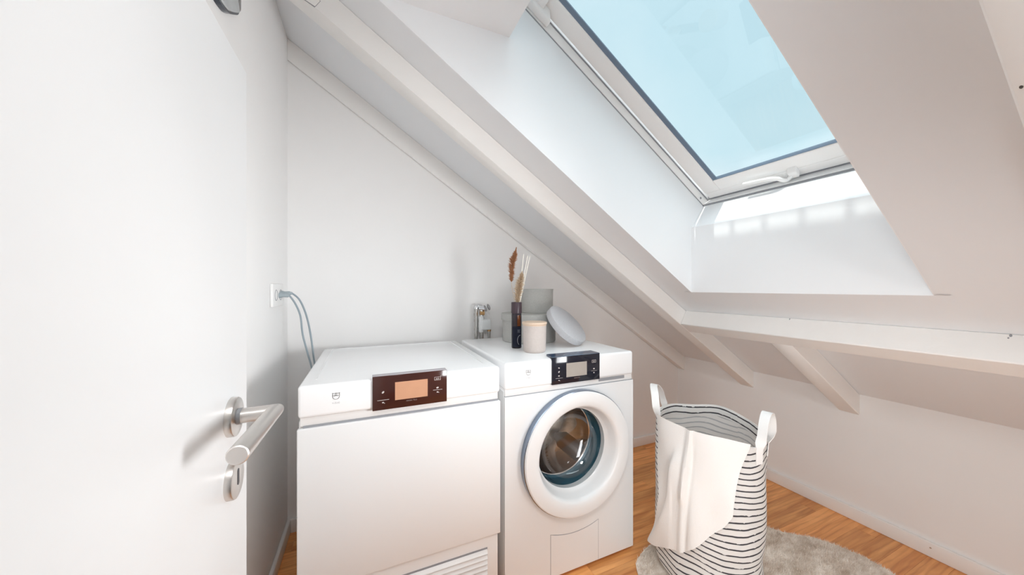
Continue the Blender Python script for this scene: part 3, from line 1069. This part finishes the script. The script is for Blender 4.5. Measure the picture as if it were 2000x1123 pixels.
# round door: profile axis points out of the front (-Y)
RM = Matrix.Translation((RCX, WYf, RCZ)) @ Matrix.Rotation(PI / 2, 4, 'X')
bm = nb()
lathe(bm, [(0.2395, 0.028), (0.2400, 0.031), (0.2360, 0.0360), (0.229, 0.0375), (0.205, 0.0375), (0.188, 0.0360), (0.181, 0.031), (0.176, 0.018),
           (0.168, -0.004), (0.160, -0.022), (0.157, -0.024), (0.157, -0.045), (0.22, -0.045), (0.2395, 0.002), (0.2395, 0.028)], 128, RM)
ring = obj('door_ring', bm, M['enamel'], wm, smooth=35)
bm = nb()
lathe(bm, [(0.2396, 0.0015), (0.2422, 0.002), (0.2425, 0.027), (0.2396, 0.0280)], 128, RM)
obj('ring_band', bm, M['ring_side'], ring, smooth=35, label='blue-grey metal band around the door ring')
bm = nb()
lathe(bm, [(0.157, -0.022), (0.1555, -0.030), (0.150, -0.048), (0.139, -0.070), (0.120, -0.090), (0.092, -0.104), (0.055, -0.112), (0.0, -0.115)], 96, RM)
obj('glass_bowl', bm, M['bowl'], ring, smooth=True)
bm = nb()
lathe(bm, [(0.1568, -0.0235), (0.165, -0.030), (0.166, -0.06), (0.160, -0.085), (0.166, -0.10), (0.166, -0.12), (0.158, -0.125)], 96, RM)
obj('door_gasket', bm, M['rubber'], wm, smooth=True, label='blue-grey rubber gasket')
bm = nb()
lathe(bm, [(0.158, -0.123), (0.155, -0.1215), (0.152, -0.1235), (0.153, -0.128), (0.158, -0.128)], 96, RM)
obj('drum_rim', bm, M['drum_rim'], wm, smooth=True, label='bright steel rim of the drum')
bm = nb()
lathe(bm, [(0.157, -0.126), (0.19, -0.135), (0.235, -0.165), (0.24, -0.40), (0.225, -0.43), (0.18, -0.445), (0.14, -0.43), (0.12, -0.42), (0.07, -0.415), (0, -0.41)], 96, RM)
obj('drum', bm, M['drum'], wm, smooth=35, label='dark steel drum')
for ang in (200, 320, 80):
    bm = nb()
    a = math.radians(ang)
    d1 = Vector((math.cos(a), 0, math.sin(a)))
    d2 = Vector((-math.sin(a), 0, math.cos(a)))
    c0 = Vector((RCX, 0, RCZ))

    def q(r, s, yv):
        v = c0 + d1 * r + d2 * s
        return (v.x, yv, v.z)
    hexa(bm, [q(0.24, -0.045, WYf + 0.165), q(0.24, 0.045, WYf + 0.165), q(0.24, 0.045, WYf + 0.40), q(0.24, -0.045, WYf + 0.40),
              q(0.165, -0.008, WYf + 0.185), q(0.165, 0.008, WYf + 0.185), q(0.165, 0.008, WYf + 0.38), q(0.165, -0.008, WYf + 0.38)], 0.006, 2)
    obj('drum_paddle', bm, M['paddle'], wm, smooth=50)

# ------------------------------------------------------------------ socket, plugs and cables on the left wall
so = thing('power_socket', 'white power socket on the left wall, above the dryer', 'socket', (XL, 1.593, 1.093))
bxo('cover', (XL, XL + 0.010, 1.507, 1.679, 1.048, 1.138), M['socket'], so, bevel=0.003)
for yy in (1.555, 1.63):
    bm = nb()
    lathe(bm, [(0.019, 0.0105), (0.0205, 0.0112), (0.022, 0.0098)], 28, Matrix.Translation((XL, yy, 1.093)) @ AX)
    obj('outlet', bm, M['seam'], so)
for yp, zp_, pts, lab in (
        (1.605, 1.0915, [(-0.2860, 1.607, 1.0900), (-0.2667, 1.614, 1.0566), (-0.2497, 1.62, 1.0049), (-0.2418, 1.62, 0.9300), (-0.2265, 1.62, 0.8604), (-0.2120, 1.62, 0.80), (-0.196, 1.625, 0.72), (-0.19, 1.66, 0.62), (-0.1885, 1.70, 0.55)],
         'grey power cable hanging from the socket, the lower and outer left of the two'),
        (1.632, 1.0990, [(-0.2810, 1.632, 1.0987), (-0.2560, 1.634, 1.0732), (-0.2348, 1.634, 1.0210), (-0.2200, 1.634, 0.9563), (-0.2086, 1.634, 0.875), (-0.2031, 1.634, 0.822), (-0.192, 1.64, 0.74), (-0.188, 1.69, 0.65), (-0.1885, 1.73, 0.57)],
         'grey power cable hanging from the socket, the inner right of the two')):
    t = thing('power_cable', lab, 'cable', (XL, yp, zp_), 'grey cables from the wall socket')
    bm = nb()
    P0 = Vector(pts[0])
    tube(bm, spline([(P0.x - 0.006, P0.y, P0.z)] + pts, 10), 0.0036, 10)
    obj('cord', bm, M['cable'], t, smooth=True)
    bm = nb()
    lathe(bm, [(0, 0.010), (0.011, 0.010), (0.0115, 0.013), (0.0095, 0.018), (0.0078, 0.024), (0.0085, 0.040), (0.0065, 0.044), (0.0050, P0.x - XL + 0.001), (0, P0.x - XL + 0.001)], 20,
          Matrix.Translation((XL, yp, zp_)) @ AX)
    obj('plug', bm, M['plug'], t, smooth=40)

# ------------------------------------------------------------------ water tap on the back wall
vt = thing('water_tap', 'metal water tap with pipes and a white trap on the back wall behind the washer', 'tap', (0.59, YB, 0.93))
VY = 1.772


def vtube(name, pts, r, m, n=14):
    bm = nb()
    tube(bm, pts, r, n)
    return obj(name, bm, m, vt, smooth=40)


vtube('riser_pipe', [(0.5575, VY, 0.70), (0.5575, VY, 1.006)], 0.0085, M['pipe'])
for z in (0.975, 0.94, 0.892, 0.86):
    vtube('pipe_nut', [(0.5575, VY, z - 0.007), (0.5575, VY, z + 0.007)], 0.0118, M['pipe'], 8)
vtube('elbow', spline([(0.5575, VY, 1.005), (0.560, VY, 1.017), (0.572, VY - 0.004, 1.021), (0.586, VY - 0.01, 1.016)], 5), 0.0125, M['chrome'])
vtube('valve_body', [(0.570, VY - 0.008, 1.013), (0.602, VY - 0.016, 1.009)], 0.0150, M['chrome'])
vtube('wall_stub', [(0.572, VY, 1.012), (0.572, YB, 1.012)], 0.010, M['chrome'])
vtube('brass_nut', [(0.576, VY - 0.012, 0.982), (0.600, VY - 0.014, 0.981)], 0.0130, M['brass'], 8)
vtube('valve_neck', [(0.586, VY - 0.012, 1.006), (0.586, VY - 0.012, 0.95)], 0.0095, M['chrome'])
bm = nb()
for dz in (-1, 1):
    mt = Matrix.Translation((0.613, VY - 0.024, 1.011)) @ Matrix.Rotation(-0.35, 4, 'Y') @ Matrix.Translation((dz * 0.0105, 0, 0)) @ Matrix.Diagonal((0.0075, 0.011, 0.019, 1))
    bmesh.ops.create_icosphere(bm, subdivisions=2, radius=1, matrix=mt)
obj('tap_lever', bm, M['fix_plate'], vt, smooth=True)
bxo('trap_box', (0.5785, 0.6350, VY - 0.030, VY + 0.02, 0.888, 0.946), M['valve_white'], vt, bevel=0.006, seg=3)
bxo('trap_inlet', (0.5690, 0.5930, VY - 0.026, VY + 0.01, 0.875, 0.966), M['valve_white'], vt, bevel=0.006, seg=3)
vtube('drain_pipe', [(0.588, VY - 0.006, 0.70), (0.588, VY - 0.006, 0.880)], 0.0110, M['pipe'])
vtube('supply_hose', [(0.632, VY - 0.006, 0.70), (0.632, VY - 0.006, 0.925)], 0.0080, M['pipe'])
vtube('hose_clip', [(0.632, VY - 0.006, 0.878), (0.632, VY - 0.006, 0.888)], 0.0110, M['brass'], 8)

# ------------------------------------------------------------------ things on the washer
TZ = 0.8502
# large round box with lid
cx_, cy_ = 0.778, 1.560
bb = thing('round_box', 'large round grey linen box, at the bottom of the stack on the washer', 'box', (cx_, cy_, TZ))
bm = nb()
lathe(bm, [(0, 0.0), (0.135, 0.0), (0.1375, 0.002), (0.1375, 0.112), (0.12, 0.112)], 72, Matrix.Translation((cx_, cy_, TZ)))
obj('body', bm, M['linen'], bb, smooth=40)
bm = nb()
lathe(bm, [(0.138, 0.108), (0.1435, 0.108), (0.1440, 0.110), (0.1440, 0.138), (0.1425, 0.140), (0, 0.140)], 72, Matrix.Translation((cx_, cy_, TZ)))
obj('lid', bm, M['linen'], bb, smooth=40)
# small round box on top
sx, sy = 0.838, 1.588
sb = thing('round_box', 'small round grey linen box, standing on top of the larger round box', 'box', (sx, sy, TZ + 0.14))
bm = nb()
lathe(bm, [(0, 0.0), (0.0845, 0.0), (0.0865, 0.002), (0.0880, 0.123), (0.0865, 0.123), (0.085, 0.004), (0, 0.004)], 64, Matrix.Translation((sx, sy, TZ + 0.1402)))
obj('body', bm, M['linen'], sb, smooth=40)
bm = nb()
lathe(bm, [(0.0882, 0.119), (0.0892, 0.119), (0.0892, 0.1245), (0.0868, 0.1245), (0.0866, 0.119)], 64, Matrix.Translation((sx, sy, TZ + 0.1402)))
obj('rim_edge', bm, M['linen'], sb, smooth=40)
# leaning lid
nrm = Vector((0.555 * 0.72, -0.83 * 0.72, 0.69)).normalized()
lc = Vector((0.8825, 1.3480, 0.954))
LM = Matrix.Translation(lc) @ nrm.to_track_quat('Z', 'Y').to_matrix().to_4x4()
bm = nb()
lathe(bm, [(0, 0.0), (0.1085, 0.0), (0.1105, -0.0012), (0.1115, -0.003), (0.1115, -0.029), (0.1105, -0.030), (0.1085, -0.030), (0.1085, -0.004), (0, -0.004)], 72, LM)
tag(obj('box_lid', bm, M['linen_light'], None, smooth=40), 'light grey round box lid leaning against the large box', 'lid')
# diffuser bottle
bx_, by_ = 0.6247, 1.3785
bt = thing('diffuser_bottle', 'slim dark amber bottle with a plum neck, holding reeds on the washer', 'bottle', (bx_, by_, TZ))
BM_ = Matrix.Translation((bx_, by_, TZ))
bm = nb()
lathe(bm, [(0, 0.0), (0.0215, 0.0), (0.0230, 0.0025), (0.0230, 0.150), (0.0215, 0.157), (0.0150, 0.160), (0, 0.160)], 40, BM_)
obj('glass_body', bm, M['bottle'], bt, smooth=40)
bm = nb()
lathe(bm, [(0.0205, 0.155), (0.0238, 0.157), (0.0240, 0.160), (0.0240, 0.204), (0.0230, 0.2065), (0.0150, 0.2065), (0.0140, 0.198), (0.0140, 0.162)], 40, BM_)
obj('collar', bm, M['bottle_cap'], bt, smooth=40, label='matt plum coloured collar')


def wrap(name, a0, a1, z0, z1, r, m, parent):
    bm = nb()
    nA = 14
    lo = [bm.verts.new((bx_ + r * math.cos(a), by_ + r * math.sin(a), TZ + z0)) for a in np.linspace(a0, a1, nA)]
    hi = [bm.verts.new((bx_ + r * math.cos(a), by_ + r * math.sin(a), TZ + z1)) for a in np.linspace(a0, a1, nA)]
    for k in range(nA - 1):
        bm.faces.new((lo[k], lo[k + 1], hi[k + 1], hi[k]))
    bmesh.ops.solidify(bm, geom=bm.faces[:], thickness=0.0003)
    return obj(name, bm, m, parent, smooth=True)


camA = math.atan2(-by_, -bx_)
lb = wrap('label', camA - 0.9, camA + 1.25, 0.006, 0.098, 0.02325, M['label'], bt)
wrap('amber_window', camA + 0.15, camA + 0.85, 0.100, 0.148, 0.02318, M['amber'], bt)
bm = nb()
arc = []
for t in np.linspace(math.radians(80), math.radians(245), 14):
    a = camA + 0.75 + 0.55 * math.cos(t)
    arc.append((bx_ + 0.0236 * math.cos(a), by_ + 0.0236 * math.sin(a), TZ + 0.037 + 0.022 * math.sin(t)))
tube(bm, arc, 0.0007, 6)
for k, zz in enumerate((0.073, 0.078, 0.083)):
    pts = []
    for t in np.linspace(0.2, 0.75 - 0.1 * (k % 2), 6):
        a = camA + t
        pts.append((bx_ + 0.0236 * math.cos(a), by_ + 0.0236 * math.sin(a), TZ + zz + (0.001 if k == 1 else 0) * math.sin(t * 30)))
    tube(bm, pts, 0.0004, 5)
obj('label_drawing', bm, M['white_print'], lb)

# pampas plumes and reeds standing in the bottle


def plume(name, label, stem, f0, n, spread, ln, m, m_stem, group):
    t = thing(name, label, 'dried grass', stem[0], group)
    P = spline(stem, 12)
    bm = nb()
    tube(bm, P, 0.0010, 6)
    obj('stem', bm, m_stem, t, smooth=True)
    bm = nb()
    i0 = int(len(P) * f0)
    for k in range(n):
        u = random.random()
        i = i0 + u * (len(P) - 1 - i0)
        ii = int(i)
        base = P[ii].lerp(P[min(ii + 1, len(P) - 1)], i - ii)
        tg = (P[min(ii + 1, len(P) - 1)] - P[max(ii - 1, 0)]).normalized()
        a = random.uniform(0, 2 * PI)
        side_ = Vector((math.cos(a), math.sin(a), 0))
        env = (0.35 + 0.9 * math.sin(PI * min(1, u * 0.85 + 0.22)))
        d = (tg * random.uniform(0.7, 1.2) + side_ * random.uniform(0.25, 0.8) * spread * env).normalized()
        L_ = ln * random.uniform(0.6, 1.2) * env
        w = random.uniform(0.0006, 0.0014)
        pr = d.cross(Vector((random.uniform(-1, 1), random.uniform(-1, 1), 0.2))).normalized() * w
        tip = base + d * L_ + Vector((0, 0, -0.12 * L_))
        mid = base + d * L_ * 0.55 + Vector((0, 0, 0.05 * L_))
        v = [bm.verts.new(base), bm.verts.new(mid + pr), bm.verts.new(tip), bm.verts.new(mid - pr)]
        bm.faces.new(v)
    obj('plume', bm, m, t, kind='stuff')
    return t


zb = TZ + 0.17
plume('pampas_stem', 'tall rust brown pampas plume in the dark bottle', [(0.622, 1.379, zb), (0.612, 1.381, 1.08), (0.602, 1.382, 1.14), (0.604, 1.383, 1.22), (0.6165, 1.384, 1.262), (0.6255, 1.384, 1.300)],
      0.42, 1900, 1.15, 0.023, M['pampas'], M['pampas_pale'], None)
plume('pampas_stem', 'short straw coloured plume beside the rust brown one in the bottle', [(0.626, 1.376, zb), (0.626, 1.368, 1.08), (0.630, 1.358, 1.13), (0.636, 1.352, 1.168), (0.639, 1.350, 1.190)],
      0.12, 1700, 1.35, 0.024, M['pampas_pale'], M['pampas_pale'], None)
for k, (tx, tz_) in enumerate(((0.6615, 1.2755), (0.6835, 1.2690), (0.6975, 1.2700))):
    bm = nb()
    b0 = Vector((0.6285 + 0.003 * k, 1.376 + 0.004 * (k - 1), zb))
    tube(bm, [b0, Vector((tx, 1.380 + 0.004 * k, tz_))], 0.0021, 8)
    lab = ('cream diffuser reed, the leftmost and most upright of three in the bottle', 'cream diffuser reed, middle one of three in the bottle',
           'cream diffuser reed, the rightmost of three in the bottle')[k]
    tag(obj('diffuser_reed', bm, M['reed'], None, smooth=True), lab, 'reed', 'cream reeds in the dark bottle')

# candle jar with wooden lid
cd = thing('candle_jar', 'blush textured ceramic jar with a pale wooden lid, in front of the boxes', 'jar', (0.6597, 1.2688, TZ))
CM = Matrix.Translation((0.6597, 1.2688, TZ))
bm = nb()
lathe(bm, [(0, 0.0), (0.0435, 0.0), (0.0465, 0.003), (0.0480, 0.012), (0.0500, 0.110), (0.0498, 0.1165), (0.045, 0.1165), (0.044, 0.02), (0, 0.02)], 64, CM)
obj('jar_body', bm, M['ceramic'], cd, smooth=40)
bm = nb()
lathe(bm, [(0, 0.117), (0.0515, 0.117), (0.0530, 0.1185), (0.0530, 0.1245), (0.0515, 0.1265), (0, 0.1265)], 64, CM)
obj('wooden_lid', bm, M['wood_lid'], cd, smooth=40)
bm = nb()
lathe(bm, [(0.0465, 0.1168), (0.0502, 0.1168), (0.0502, 0.1120)], 64, CM)
obj('lid_seal', bm, M['wood_lid'], cd, smooth=40)

# ------------------------------------------------------------------ laundry basket
BX, BY, BR = 1.2206, 0.885, 0.183
BZ0 = 0.017
lbk = thing('laundry_basket', 'tall white fabric laundry basket with thin black stripes, standing on the rug', 'basket', (BX, BY, BZ0))
NA, NZ = 120, 46


def basket_r(a, z):
    w = 0.004 * math.sin(3 * a + 0.6) + 0.0028 * math.sin(5 * a + 2 + z * 6) + 0.0022 * math.sin(8 * a + z * 17)
    w += 0.003 * math.sin(2 * a + z * 9)
    dent = -0.010 * math.exp(-((z - 0.13) / 0.05) ** 2) * max(0, math.cos(a - math.radians(250)))
    base = BR
    if z < 0.05:
        t = 1 - z / 0.05
        base -= 0.022 * t * t
    if z > 0.5:
        base += 0.003 * (z - 0.5) / 0.1
    return base + w * min(1, z / 0.1 + 0.3) + dent


def rim_z(a):
    return 0.586 + 0.008 * math.sin(a * 2 + 1.0) + 0.0035 * math.sin(5 * a) + 0.010 * math.cos(a - math.radians(125))


def wall_mesh(inner, z_from, z_to_fn, m, name, parent, fold=0.0):
    bm = nb()
    uvl = bm.loops.layers.uv.new('UVMap')
    grid = []
    for i in range(NZ + 1):
        t = i / NZ
        rowv = []
        for k in range(NA):
            a = 2 * PI * k / NA
            z = z_from + (z_to_fn(a) - z_from) * t
            r = basket_r(a, z) - (0.004 if inner else 0.0)
            rowv.append((bm.verts.new((BX + r * math.cos(a), BY + r * math.sin(a), BZ0 + z)), a, z))
        grid.append(rowv)
    for i in range(NZ):
        for k in range(NA):
            k2 = (k + 1) % NA
            q_ = (grid[i][k], grid[i][k2], grid[i + 1][k2], grid[i + 1][k])
            f = bm.faces.new([x[0] for x in q_])
            for li, (lp, x) in enumerate(zip(f.loops, q_)):
                a = x[1]
                if k2 == 0 and li in (1, 2):
                    a = 2 * PI
                # cloth height: creases pull the stripes down in places
                sag = 0.010 * math.sin(3 * a + 1.0) * math.exp(-((x[2] - 0.15) / 0.12) ** 2) + 0.004 * math.sin(6 * a + x[2] * 12)
                lp[uvl].uv = (a * BR, x[2] + sag)
    return bm, grid


bm, g = wall_mesh(False, 0.0, rim_z, None, None, None)
vb = [bm.verts.new(v[0].co + Vector((0, 0, 0.0))) for v in g[0]]
bm.faces.new([v[0] for v in g[0]][::-1])
for v in vb:
    bm.verts.remove(v)
bodyb = obj('basket_body', bm, M['stripe_out'], lbk, smooth=60)
bm, g = wall_mesh(True, 0.01, rim_z, None, None, None)
bm.faces.new([v[0] for v in g[0]])
obj('lining', bm, M['stripe_in'], lbk, smooth=60, label='pale inside with the stripes showing through')
# hem folded over: top band inside shows dark stripes again
bm = nb()
uvl = bm.loops.layers.uv.new('UVMap')
rows_ = []
for j, (dr_, dz_) in enumerate(((-0.0062, -0.042), (-0.0064, -0.020), (-0.0058, -0.004), (-0.0030, 0.0015), (0.0012, 0.0005), (0.0010, -0.012))):
    rv = []
    for k in range(NA):
        a = 2 * PI * k / NA
        z = rim_z(a) + dz_
        r = basket_r(a, z) + dr_
        rv.append((bm.verts.new((BX + r * math.cos(a), BY + r * math.sin(a), BZ0 + z)), a, 0.045 + dz_))
    rows_.append(rv)
vv = [0.0300, 0.0500, 0.0640, 0.0665, 0.0670, 0.0700]
for j in range(len(rows_) - 1):
    for k in range(NA):
        k2 = (k + 1) % NA
        q_ = ((rows_[j][k], j), (rows_[j][k2], j), (rows_[j + 1][k2], j + 1), (rows_[j + 1][k], j + 1))
        f = bm.faces.new([x[0][0] for x in q_])
        for li, (lp, x) in enumerate(zip(f.loops, q_)):
            a = x[0][1]
            if k2 == 0 and li in (1, 2):
                a = 2 * PI
            lp[uvl].uv = (a * BR, vv[x[1]])
obj('rim_hem', bm, M['stripe_out'], lbk, smooth=60)


def strap(a_mid, half, h, name='handle', lean=0.0, w=0.030):
    """ribbon loop standing on the rim; ribbon is broad across the rim"""
    bm = nb()
    path = []
    a0, a1 = a_mid - half, a_mid + half
    zr0, zr1 = rim_z(a0), rim_z(a1)
    for t in np.linspace(0, 1, 25):
        ang = a0 + (a1 - a0) * (0.5 - 0.5 * math.cos(PI * t))
        hz_ = -0.055 + (h + 0.055) * math.sin(PI * t) ** 0.62
        zz = zr0 * (1 - t) + zr1 * t + hz_
        path.append((ang, zz, t))
    outer = []
    for ang, zz, t in path:
        low_ = zz < rim_z(ang) + 0.004
        tw = min(1.0, max(0.0, (zz - rim_z(ang) + 0.01) / 0.05))
        rad = Vector((math.cos(ang), math.sin(ang), 0))
        tan = Vector((-math.sin(ang), math.cos(ang), 0))
        wd = (rad * tw + tan * (1 - tw) * (1 if t < 0.5 else -1)).normalized()
        cen = Vector((BX, BY, BZ0 + zz)) + rad * (basket_r(ang, min(zz, 0.58)) + 0.0035 + 0.006 * tw + lean * max(0, zz - rim_z(ang)))
        outer.append((cen - wd * w / 2, cen + wd * w / 2))
    A_ = [bm.verts.new(p[0]) for p in outer]
    B_ = [bm.verts.new(p[1]) for p in outer]
    for i in range(len(A_) - 1):
        bm.faces.new((A_[i], A_[i + 1], B_[i + 1], B_[i]))
    bmesh.ops.recalc_face_normals(bm, faces=bm.faces[:])
    bmesh.ops.solidify(bm, geom=bm.faces[:], thickness=0.0025)
    return obj(name, bm, M['strap'], lbk, smooth=50)


strap(math.radians(123), math.radians(27), 0.104, w=0.028)
strap(math.radians(-80), math.radians(15), 0.112)

# ------------------------------------------------------------------ towel over the near rim
bm = nb()
NU, NV = 90, 70
BOT = [(0.0, 131, 0.068), (0.10, 148, 0.090), (0.26, 172, 0.135), (0.40, 183, 0.150), (0.50, 192, 0.163), (0.62, 204, 0.205), (0.78, 217, 0.255), (0.90, 230, 0.300), (1.0, 237, 0.345)]


def bot(u):
    for (u0, a0, z0_), (u1, a1, z1_) in zip(BOT[:-1], BOT[1:]):
        if u <= u1:
            t = (u - u0) / (u1 - u0)
            return a0 + (a1 - a0) * t, z0_ + (z1_ - z0_) * t
    return BOT[-1][1:]


LEFT = [(0.0, 157.0), (0.3, 154.0), (0.55, 161.0), (0.68, 157.0), (1.0, 137.0)]


def left_edge(v):
    for (v0, a0), (v1, a1) in zip(LEFT[:-1], LEFT[1:]):
        if v <= v1:
            return a0 + (a1 - a0) * (v - v0) / (v1 - v0)
    return LEFT[-1][1]


def sm(x, a, b):
    t = min(1, max(0, (x - a) / (b - a)))
    return t * t * (3 - 2 * t)


def tw_point(u, v):
    """v from -0.18 (inside flap) to 1 (lower hem)"""
    vv_ = max(v, 0)
    at = 150 + (251 - 150) * u
    ab, zb_ = bot(u)
    a = at + (ab - at) * vv_ - 3.0 * math.sin(PI * vv_) * u
    a += (left_edge(vv_) - (150 + (131 - 150) * vv_)) * max(0, 1 - u / 0.35)
    a = math.radians(a)
    zt = rim_z(a) + 0.007
    if v < 0:
        z = zt - 0.10 * (-v / 0.18) - 0.002
        r = basket_r(a, min(z, 0.58)) - 0.0135
        fold = 0
    else:
        z = zt + (zb_ - zt) * v
        r = basket_r(a, min(max(z, 0.06), 0.58)) + 0.009
        # pleat that rises out of the rim and runs out two thirds down
        s_ = u - (0.49 - 0.01 * v)
        amp = (0.009 + 0.010 * sm(v, 0.02, 0.30)) * (1 - 0.7 * sm(v, 0.50, 0.66))
        wl_ = 0.030 + 0.02 * v
        ridge = math.exp(-(s_ / (wl_ if s_ < 0 else 0.011)) ** 2)
        fold = amp * ridge
        fold -= 0.006 * math.exp(-((s_ - 0.045) / 0.03) ** 2) * sm(v, 0.03, 0.2)
        # slanting drape from the pleat to the lower left corner
        ud = 0.47 - 0.45 * v
        fold += 0.013 * math.exp(-((u - ud) / (0.05 if u < ud else 0.13)) ** 2) * sm(v, 0.08, 0.35)
        fold += 0.004 * math.sin(11 * u + 2.0) * v * v + 0.003 * math.sin(19 * u + 3 * v) * v
        fold += 0.003 * sm(v, 0.75, 1.0) * max(0, 0.30 - u) / 0.30
    top = math.exp(-(v / 0.02) ** 2) * 0.002
    return Vector((BX + (r + fold) * math.cos(a), BY + (r + fold) * math.sin(a), BZ0 + z + top))


vg = []
vs_ = list(np.linspace(-0.18, 0, 10)) + list(np.linspace(0, 1, NV + 1))[1:]
for v in vs_:
    vg.append([bm.verts.new(tw_point(u, v)) for u in np.linspace(0, 1, NU + 1)])
for i in range(len(vg) - 1):
    for k in range(NU):
        bm.faces.new((vg[i][k], vg[i][k + 1], vg[i + 1][k + 1], vg[i + 1][k]))
bmesh.ops.recalc_face_normals(bm, faces=bm.faces[:])
bmesh.ops.solidify(bm, geom=bm.faces[:], thickness=-0.003)
tag(obj('towel', bm, M['towel'], None, smooth=60), 'white cotton cloth draped over the front rim of the striped basket', 'towel')

# ------------------------------------------------------------------ rug with pile
RUG = [(0.955, 0.965), (1.000, 1.035), (1.080, 1.073), (1.140, 1.088), (1.25, 1.125), (1.38, 1.140), (1.50, 1.120), (1.60, 1.060), (1.690, 0.990), (1.728, 0.915), (1.780, 0.862),
       (1.826, 0.822), (1.866, 0.750), (1.886, 0.662), (1.876, 0.580), (1.82, 0.46), (1.70, 0.36), (1.52, 0.30), (1.30, 0.31), (1.10, 0.38), (0.97, 0.50), (0.90, 0.66), (0.905, 0.83)]
outl = [Vector((p.x, p.y, 0)) for p in spline([(a, b, 0) for a, b in RUG + RUG[:1]], 5)[:-1]]
rg = thing('rug', 'grey-beige shaggy rug with a wavy edge, lying under the laundry basket', 'rug', (1.38, 0.72, 0))
bm = nb()
cen = Vector((1.38, 0.72, 0))
topv = [bm.verts.new((p.x, p.y, 0.009)) for p in outl]
botv = [bm.verts.new((p.x, p.y, 0.0005)) for p in outl]
bm.faces.new(topv)
for k in range(len(outl)):
    bm.faces.new((topv[k], topv[(k + 1) % len(outl)], botv[(k + 1) % len(outl)], botv[k]))
obj('backing', bm, M['rug'], rg)
# pile
poly = np.array([(p.x, p.y) for p in outl])
NP = 60000
pts = np.column_stack([rng.uniform(0.9, 1.9, NP * 2), rng.uniform(0.29, 1.15, NP * 2)])


def inside(pt, poly):
    x, y = pt[:, 0], pt[:, 1]
    res = np.zeros(len(pt), bool)
    j = len(poly) - 1
    for i in range(len(poly)):
        xi, yi = poly[i]; xj, yj = poly[j]
        c = ((yi > y) != (yj > y)) & (x < (xj - xi) * (y - yi) / (yj - yi + 1e-12) + xi)
        res ^= c
        j = i
    return res


pts = pts[inside(pts, poly)]
inb = (pts[:, 0] - BX) ** 2 + (pts[:, 1] - BY) ** 2 < (BR - 0.012) ** 2
pts = pts[~inb][:NP]
N = len(pts)
ang = rng.normal(-0.6, 1.1, N)
ln_ = rng.uniform(0.008, 0.015, N)
dirx, diry = np.cos(ang), np.sin(ang)
wd = rng.uniform(0.0006, 0.0012, N)
near = (pts[:, 0] - BX) ** 2 + (pts[:, 1] - BY) ** 2 < (BR + 0.012) ** 2
hgt = rng.uniform(0.004, 0.010, N)
hgt[near] *= 0.3
verts = np.zeros((N, 3, 3))
verts[:, 0] = np.column_stack([pts[:, 0] - diry * wd, pts[:, 1] + dirx * wd, np.full(N, 0.008)])
verts[:, 1] = np.column_stack([pts[:, 0] + diry * wd, pts[:, 1] - dirx * wd, np.full(N, 0.008)])
verts[:, 2] = np.column_stack([pts[:, 0] + dirx * ln_, pts[:, 1] + diry * ln_, 0.009 + hgt])
me = bpy.data.meshes.new('pile')
me.vertices.add(N * 3)
me.vertices.foreach_set('co', verts.reshape(-1))
me.loops.add(N * 3)
me.loops.foreach_set('vertex_index', np.arange(N * 3))
me.polygons.add(N)
me.polygons.foreach_set('loop_start', np.arange(N) * 3)
me.update()
me.validate()
me.materials.append(M['rug'])
o = bpy.data.objects.new('pile', me)
COL.objects.link(o)
o.parent = rg
o.matrix_parent_inverse = parent_world(rg).inverted()
o['kind'] = 'stuff'
